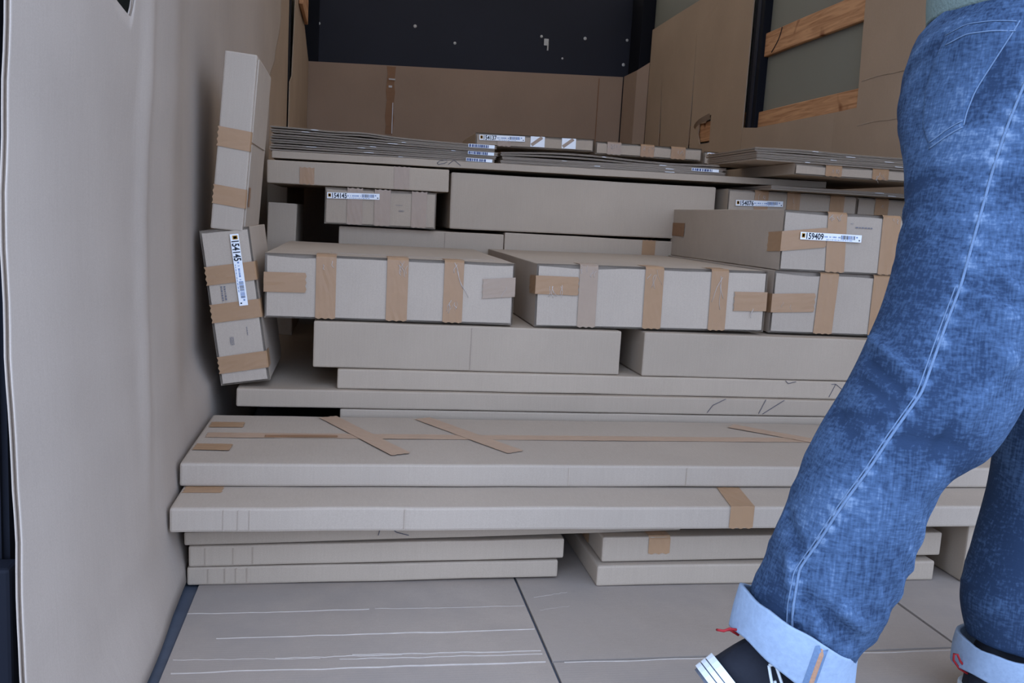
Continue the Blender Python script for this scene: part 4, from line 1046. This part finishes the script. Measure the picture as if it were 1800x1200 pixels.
# shoes
def shoe(hx, hz, ang, yc, loop):
    root = None
    Ls = 0.285
    def path(s):
        p = Vector((hx, 0, hz)); a0 = math.radians(ang); st = 0.004; t = 0.0
        while t < s:
            a = a0 * (1 - min(1, max(0, (t - 0.165) / 0.05))); p += Vector((math.cos(a), 0, -math.sin(a))) * min(st, s - t); t += st
        a = a0 * (1 - min(1, max(0, (s - 0.165) / 0.05)))
        return p, Vector((math.sin(a), 0, math.cos(a))), Vector((math.cos(a), 0, -math.sin(a)))
    def wid(s):
        w = lerp_tab([(0.0, 0.030), (0.05, 0.036), (0.10, 0.035), (0.20, 0.047), (0.25, 0.044), (0.285, 0.034)], s)
        if s < 0.03: w *= math.sqrt(max(0.0, 1 - (1 - s / 0.03) ** 2))
        if s > 0.245: w *= math.sqrt(max(0.0, 1 - ((s - 0.245) / 0.04) ** 2))
        return max(w, 0.0015)
    def hei(s): return lerp_tab([(0.0, 0.062), (0.02, 0.086), (0.05, 0.080), (0.10, 0.092), (0.16, 0.072), (0.21, 0.052), (0.26, 0.038), (0.285, 0.018)], s)
    SL = 0.028
    ss = [0.0, 0.002, 0.006, 0.012, 0.02, 0.03] + [0.03 + 0.0125 * i for i in range(1, 18)] + [0.25, 0.262, 0.272, 0.28, 0.2845]
    ss = sorted(set(min(x, Ls) for x in ss))
    # upper
    bm = bmesh.new(); rings = []
    for s in ss:
        p, n, d = path(s); w = wid(s); h = hei(s); lean = 0.010 * max(0, 1 - s / 0.04)
        ring = []
        for k in range(17):
            a = math.pi * k / 16; y = math.copysign(abs(math.cos(a)) ** 0.8, math.cos(a)) * w; z = math.sin(a) ** 0.75 * h
            ring.append(bm.verts.new(p + n * (SL + z) + Vector((0, yc + y, 0)) + d * lean * (z / 0.09)))
        rings.append(ring)
    for i in range(len(rings) - 1):
        for k in range(16): bm.faces.new((rings[i][k], rings[i][k + 1], rings[i + 1][k + 1], rings[i + 1][k]))
        bm.faces.new((rings[i][16], rings[i][0], rings[i + 1][0], rings[i + 1][16]))
    bm.faces.new(rings[0]); bm.faces.new(rings[-1][::-1])
    bmesh.ops.recalc_face_normals(bm, faces=bm.faces[:])
    bv = BVHTree.FromBMesh(bm)
    for v in bm.verts: v.co -= PO
    sh = from_bm('shoe', bm, 'shoe_black', PER, smooth=True); sh['label'] = 'black canvas shoe with white rubber sole'
    # layered sole
    bm = bmesh.new()
    for (z0, z1, g, mi) in ((0.0, 0.004, 0.002, 1), (0.004, 0.0115, 0.0045, 0), (0.0115, 0.013, 0.003, 1), (0.013, 0.0195, 0.0045, 0), (0.0195, 0.021, 0.003, 1), (0.021, 0.031, 0.0042, 0)):
        rs = []
        for s in ss:
            e = (s / Ls - 0.5) * 2 * g
            p, n, d = path(s); w = wid(s) + g
            rs.append([bm.verts.new(p + d * e + n * z + Vector((0, yc + y * w, 0))) for (y, z) in ((-1, z0), (1, z0), (1, z1), (-1, z1))])
        for i in range(len(rs) - 1):
            for k in range(4): bm.faces.new((rs[i][k], rs[i][(k + 1) % 4], rs[i + 1][(k + 1) % 4], rs[i + 1][k])).material_index = mi
        bm.faces.new(rs[0]).material_index = mi; bm.faces.new(rs[-1][::-1]).material_index = mi
    bmesh.ops.recalc_face_normals(bm, faces=bm.faces[:])
    for v in bm.verts: v.co -= PO
    from_bm('sole', bm, ['rubber_white', 'rubber_grey'], sh)
    # pale outlined flash on the side and heel pull loop
    def side(s, zz):
        p, n, d = path(s); h = hei(s); a = math.asin(min(1, (zz / h) ** (1 / 0.75))); return p + n * (SL + zz) + Vector((0, yc - math.cos(a) ** 0.8 * wid(s) - 0.0012, 0)) + d * 0.010 * max(0, 1 - s / 0.04) * zz / 0.09
    for lp in ([(0.028, 0.050), (0.034, 0.058), (0.07, 0.046), (0.11, 0.036), (0.15, 0.026)], [(0.028, 0.050), (0.06, 0.034), (0.10, 0.020), (0.14, 0.010)], [(0.05, 0.044), (0.075, 0.034), (0.085, 0.038), (0.115, 0.022)]):
        ptsx = []
        for a, b in zip(lp, lp[1:]):
            for i in range(5): ptsx.append(side(a[0] + (b[0] - a[0]) * i / 5, a[1] + (b[1] - a[1]) * i / 5) - PO)
        bm = bmesh.new(); tube_bm(bm, ptsx, 0.0021, 6); from_bm('side_stripe', bm, 'rubber_white', sh, smooth=True)
    pts = [Vector((x, yc + y, z)) for x, y, z in loop]
    bm = bmesh.new(); tube_bm(bm, [q - PO for q in pts], 0.0018, 6); from_bm('pull_loop', bm, 'red', sh, smooth=True)
    return sh
shoe(0.455, 0.148, 50, 1.0, [(0.508, 0.0, 0.204), (0.499, -0.002, 0.210), (0.490, -0.002, 0.2115), (0.482, -0.003, 0.209), (0.475, -0.003, 0.2105), (0.476, 0.004, 0.2075), (0.484, 0.005, 0.2055), (0.494, 0.004, 0.207), (0.506, 0.003, 0.200)])
shoe(0.956, 0.006, 0, 1.13, [(0.962, 0.0, 0.066), (0.948, -0.001, 0.072), (0.938, -0.002, 0.082), (0.932, -0.002, 0.093), (0.929, 0.002, 0.092), (0.932, 0.005, 0.080), (0.944, 0.005, 0.066), (0.958, 0.003, 0.058)])

# knitted sweater, mostly above the picture
SW = [(0.790, 1.028, 1.112, 1.030, 1.12, .172), (0.785, 1.08, 1.120, 1.08, 1.12, .172), (0.80, 1.18, 1.13, 1.18, 1.12, .168), (0.82, 1.32, 1.17, 1.32, 1.12, .190), (0.86, 1.45, 1.15, 1.45, 1.12, .20), (0.93, 1.52, 1.12, 1.50, 1.12, .12), (0.965, 1.55, 1.09, 1.53, 1.12, .06)]
bm = bmesh.new(); loft(bm, SW, rows=40, nseg=40)
for yc, sgn in ((0.93, -1), (1.31, 1)):
    arm = [(0.93, 1.46, 1.05, 1.46, yc + 0.03 * -sgn, .055), (0.92, 1.36, 1.04, 1.36, yc, .058), (0.94, 1.24, 1.05, 1.22, yc + 0.01 * sgn, .052), (0.985, 1.125, 1.07, 1.19, yc, .048), (1.10, 1.105, 1.11, 1.195, yc - 0.01 * sgn, .044), (1.24, 1.125, 1.235, 1.195, yc - 0.04 * sgn, .036)]
    loft(bm, arm, rows=30, nseg=24)
for v in bm.verts: v.co += Vector((noise.noise(v.co * 9), noise.noise(v.co * 9 + Vector((5, 0, 0))), 0)) * 0.004
bmesh.ops.recalc_face_normals(bm, faces=bm.faces[:])
for v in bm.verts: v.co -= PO
sw = from_bm('sweater', bm, 'sweater', PER, smooth=True); sw['label'] = 'grey green knitted sweater'

# body under the clothes: one skinned figure
V, Ed, Rad = [], [], []
def jv(p, r, par=None):
    V.append(Vector(p) - PO); Rad.append(r)
    if par is not None: Ed.append((par, len(V) - 1))
    return len(V) - 1
pel = jv((0.94, 1.12, 1.00), 0.09); ch = jv((0.98, 1.12, 1.36), 0.09, pel); nk = jv((1.02, 1.12, 1.53), 0.05, ch); hd0 = jv((1.045, 1.12, 1.60), 0.062, nk); hd1 = jv((1.055, 1.12, 1.68), 0.085, hd0); hd2 = jv((1.045, 1.12, 1.755), 0.075, hd1)
nose = jv((1.155, 1.12, 1.655), 0.010, hd1)
for s_ in (-1, 1):
    jv((1.045, 1.12 + 0.088 * s_, 1.665), 0.012, hd1)
    sh_ = jv((0.98, 1.12 + 0.17 * s_, 1.44), 0.045, ch); el = jv((1.02, 1.12 + 0.19 * s_, 1.16), 0.038, sh_); wr_ = jv((1.25, 1.12 + 0.15 * s_, 1.16), 0.025, el); pm = jv((1.32, 1.12 + 0.145 * s_, 1.165), 0.028, wr_)
    for k, (dy, ln) in enumerate(((-0.03, 0.036), (-0.010, 0.042), (0.010, 0.040), (0.028, 0.032))):
        a = jv((1.355, 1.12 + 0.145 * s_ + dy, 1.165), 0.009, pm); b = jv((1.355 + ln, 1.12 + 0.145 * s_ + dy, 1.155), 0.0085, a); jv((1.355 + ln * 1.5, 1.12 + 0.145 * s_ + dy, 1.13), 0.0075, b)
    a = jv((1.315, 1.12 + 0.145 * s_ - 0.04 * s_, 1.18), 0.010, pm); jv((1.345, 1.12 + 0.145 * s_ - 0.06 * s_, 1.185), 0.009, a)
me = bpy.data.meshes.new('body'); me.from_pydata(V, Ed, [])
bo = link('body', me, 'skin', PER)
md = bo.modifiers.new('skin', 'SKIN'); md.use_smooth_shade = True
for i, sv in enumerate(me.skin_vertices[0].data): sv.radius = (Rad[i], Rad[i]); sv.use_root = (i == 0)
bo.modifiers.new('sub', 'SUBSURF').levels = 1; bo.modifiers['sub'].render_levels = 1
bm = bmesh.new(); bmesh.ops.create_uvsphere(bm, u_segments=24, v_segments=14, radius=1.0)
bmesh.ops.delete(bm, geom=[v for v in bm.verts if v.co.z < -0.25 or (v.co.x > 0.45 and v.co.z < 0.35)], context='VERTS')
for v in bm.verts: v.co = Vector((1.035 + v.co.x * 0.105, 1.12 + v.co.y * 0.093, 1.71 + v.co.z * 0.115)) + Vector((1, 1, 1)) * 0.006 * noise.noise(v.co * 6) - PO
from_bm('hair', bm, 'hair', PER, smooth=True)
